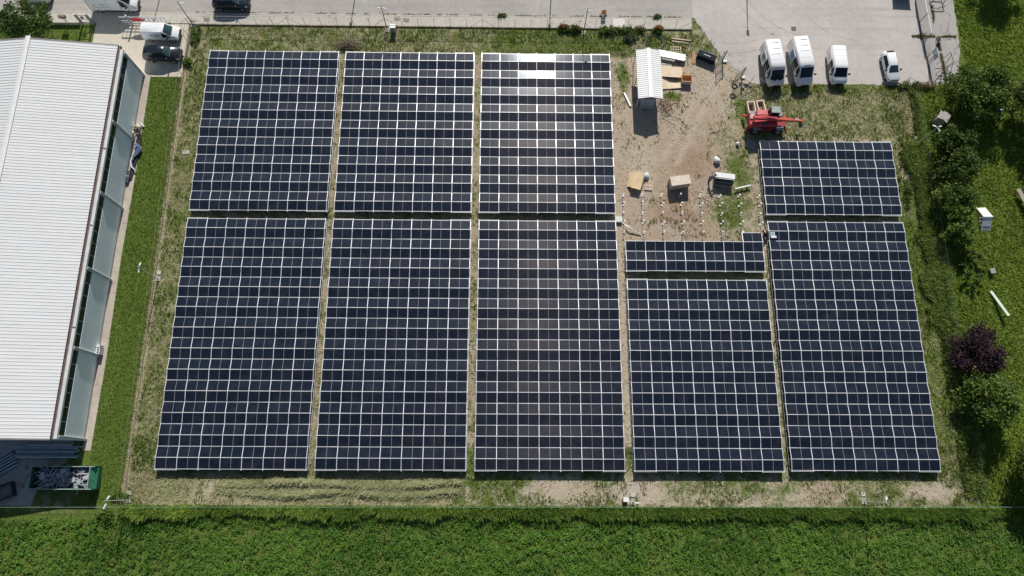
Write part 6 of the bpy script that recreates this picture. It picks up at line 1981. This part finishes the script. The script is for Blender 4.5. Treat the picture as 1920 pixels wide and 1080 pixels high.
# clods, chips and twigs on the bare plot
A = np.concatenate([scatter(13.4, 30.8, 2.8, 28.5, 4), scatter(2, 20, -27.2, -24.4, 9), scatter(20, 50, -27.2, -24.5, 4), scatter(13.1, 14.1, -22, 4, 10)])
A = A[fbm(A[:, 0] + 3, A[:, 1], 2.4) > 0.44]
blades('soil_litter', 'clods, chips and twigs strewn over the bare soil', A, 0.03 + 0.06 * rng.random(len(A)), 0.055, 2.2, lerpc((0.16, 0.125, 0.095), (0.66, 0.59, 0.48), rng.random(len(A)) ** 1.2), 'litter')
# lawn beside the warehouse, garden grass
A = np.concatenate([scatter(-44.6, -40.6, -27, 24.2, 60), scatter(-66, -53.7, 26.2, 31.5, 40)])
A = A[~((A[:, 0] < -44.0) & (A[:, 0] > -46) & (A[:, 1] < -23.2))]
blades('lawn_grass', 'short green lawn beside the warehouse wall', A, 0.05 + 0.05 * rng.random(len(A)), 0.04, 1.5, lerpc((0.075, 0.155, 0.013), (0.25, 0.375, 0.058), np.clip(fbm(A[:, 0], A[:, 1], 2.5) * 0.6 + rng.random(len(A)) * 0.4, 0, 1)))
# meadow
A = scatter(51.6, 76, -27, 44, 30)
A = A[~((A[:, 0] < 59.0 + 0.15 * np.sin(A[:, 1] * 2.1)) & (A[:, 1] > 24.0))]
blades('meadow_grass', 'long green meadow grass on the right', A, 0.12 + 0.17 * rng.random(len(A)), 0.06, 1.5, lerpc((0.11, 0.185, 0.014), (0.36, 0.46, 0.06), np.clip(fbm(A[:, 0], A[:, 1], 3.0) * 0.7 + rng.random(len(A)) * 0.3, 0, 1)))
# tall weeds inside the right fence
A = np.concatenate([scatter(48.6, 51.9, -7, 16, 75), scatter(49.9, 52.4, -26, 15, 55), scatter(51.0, 52.3, 15, 23.4, 55)])
wv = fbm(A[:, 0] * 1.3, A[:, 1], 2.4)
edge = sstep(A[:, 0], 48.4, 50.6)
ok = wv + 0.34 * edge - 0.25 * sstep(A[:, 0], 51.4, 52.4) > 0.64
A, wv = A[ok], wv[ok]
blades('tall_weeds', 'tall rank grass along the right fence', A, 0.25 + 0.65 * rng.random(len(A)) * (0.5 + wv), 0.055, 1.0, lerpc((0.10, 0.17, 0.03), (0.40, 0.48, 0.14), np.clip(wv * 0.5 + rng.random(len(A)) * 0.5, 0, 1)))
# uncut fringe at the field fence
A = scatter(-40.5, 58, -28.7, -27.25, 230)
hf = fbm(A[:, 0], A[:, 1] * 0.4, 2.2)
ok = (A[:, 1] > -27.95 - 0.9 * (hf - 0.45) + rng.normal(0, 0.06, len(A)))
A, hf = A[ok], hf[ok]
yel = np.clip(1 - (A[:, 0] + 40) / 50, 0, 1)
tn = fbm(A[:, 0] + 9, A[:, 1] * 0.6, 3.5)
blades('grass_fringe', 'tall uncut grass fringe between the fence and the crop field', A, (0.45 + 0.75 * hf), 0.055, 0.75,
       lerpc((0.10, 0.20, 0.03), (0.40, 0.55, 0.11), np.clip(rng.random(len(A)) * 0.45 + 0.35 * yel * tn * 1.6 + 0.5 * (tn - 0.35), 0, 1)), 'grass', (0.0, -0.30))
# crop field: leafy plants in clumps
cl = scatter(-74, 74, -40, -28.7, 10.5)
hgt = 0.12 + 0.34 * fbm(cl[:, 0], cl[:, 1], 2.6) * (0.75 + 0.5 * fbm(cl[:, 0], cl[:, 1], 9.0)) * (1 + 0.32 * np.sin(2 * pi * (cl[:, 1] * 0.9 - cl[:, 0] * 0.42) / 1.25))
kk = np.repeat(np.arange(len(cl)), 13)
P = np.concatenate([cl[kk] + rng.normal(0, 0.13, (len(kk), 2)), (hgt[kk] * rng.uniform(0.35, 1.15, len(kk)))[:, None]], 1)
tone = np.clip(0.45 * rng.random(len(cl))[kk] + 0.25 * rng.random(len(kk)) + 0.9 * (fbm(cl[:, 0], cl[:, 1], 6.5)[kk] - 0.35), 0, 1)
cols = lerpc((0.034, 0.105, 0.010), (0.165, 0.325, 0.044), tone)
yl = (fbm(P[:, 0] + 40, P[:, 1], 2.6) > 0.70) & (rng.random(len(P)) < 0.3)
cols[yl] = np.array((0.24, 0.27, 0.07))
crop = leaf_quads(P, 0.165 * rng.uniform(0.6, 1.3, len(P)), 1.3, cols, 'crop_plants', M_LEAF, None, 0.75)
stuff(crop, 'dense low leafy crop filling the field at the bottom', 'crop')

bpy.context.view_layer.update()
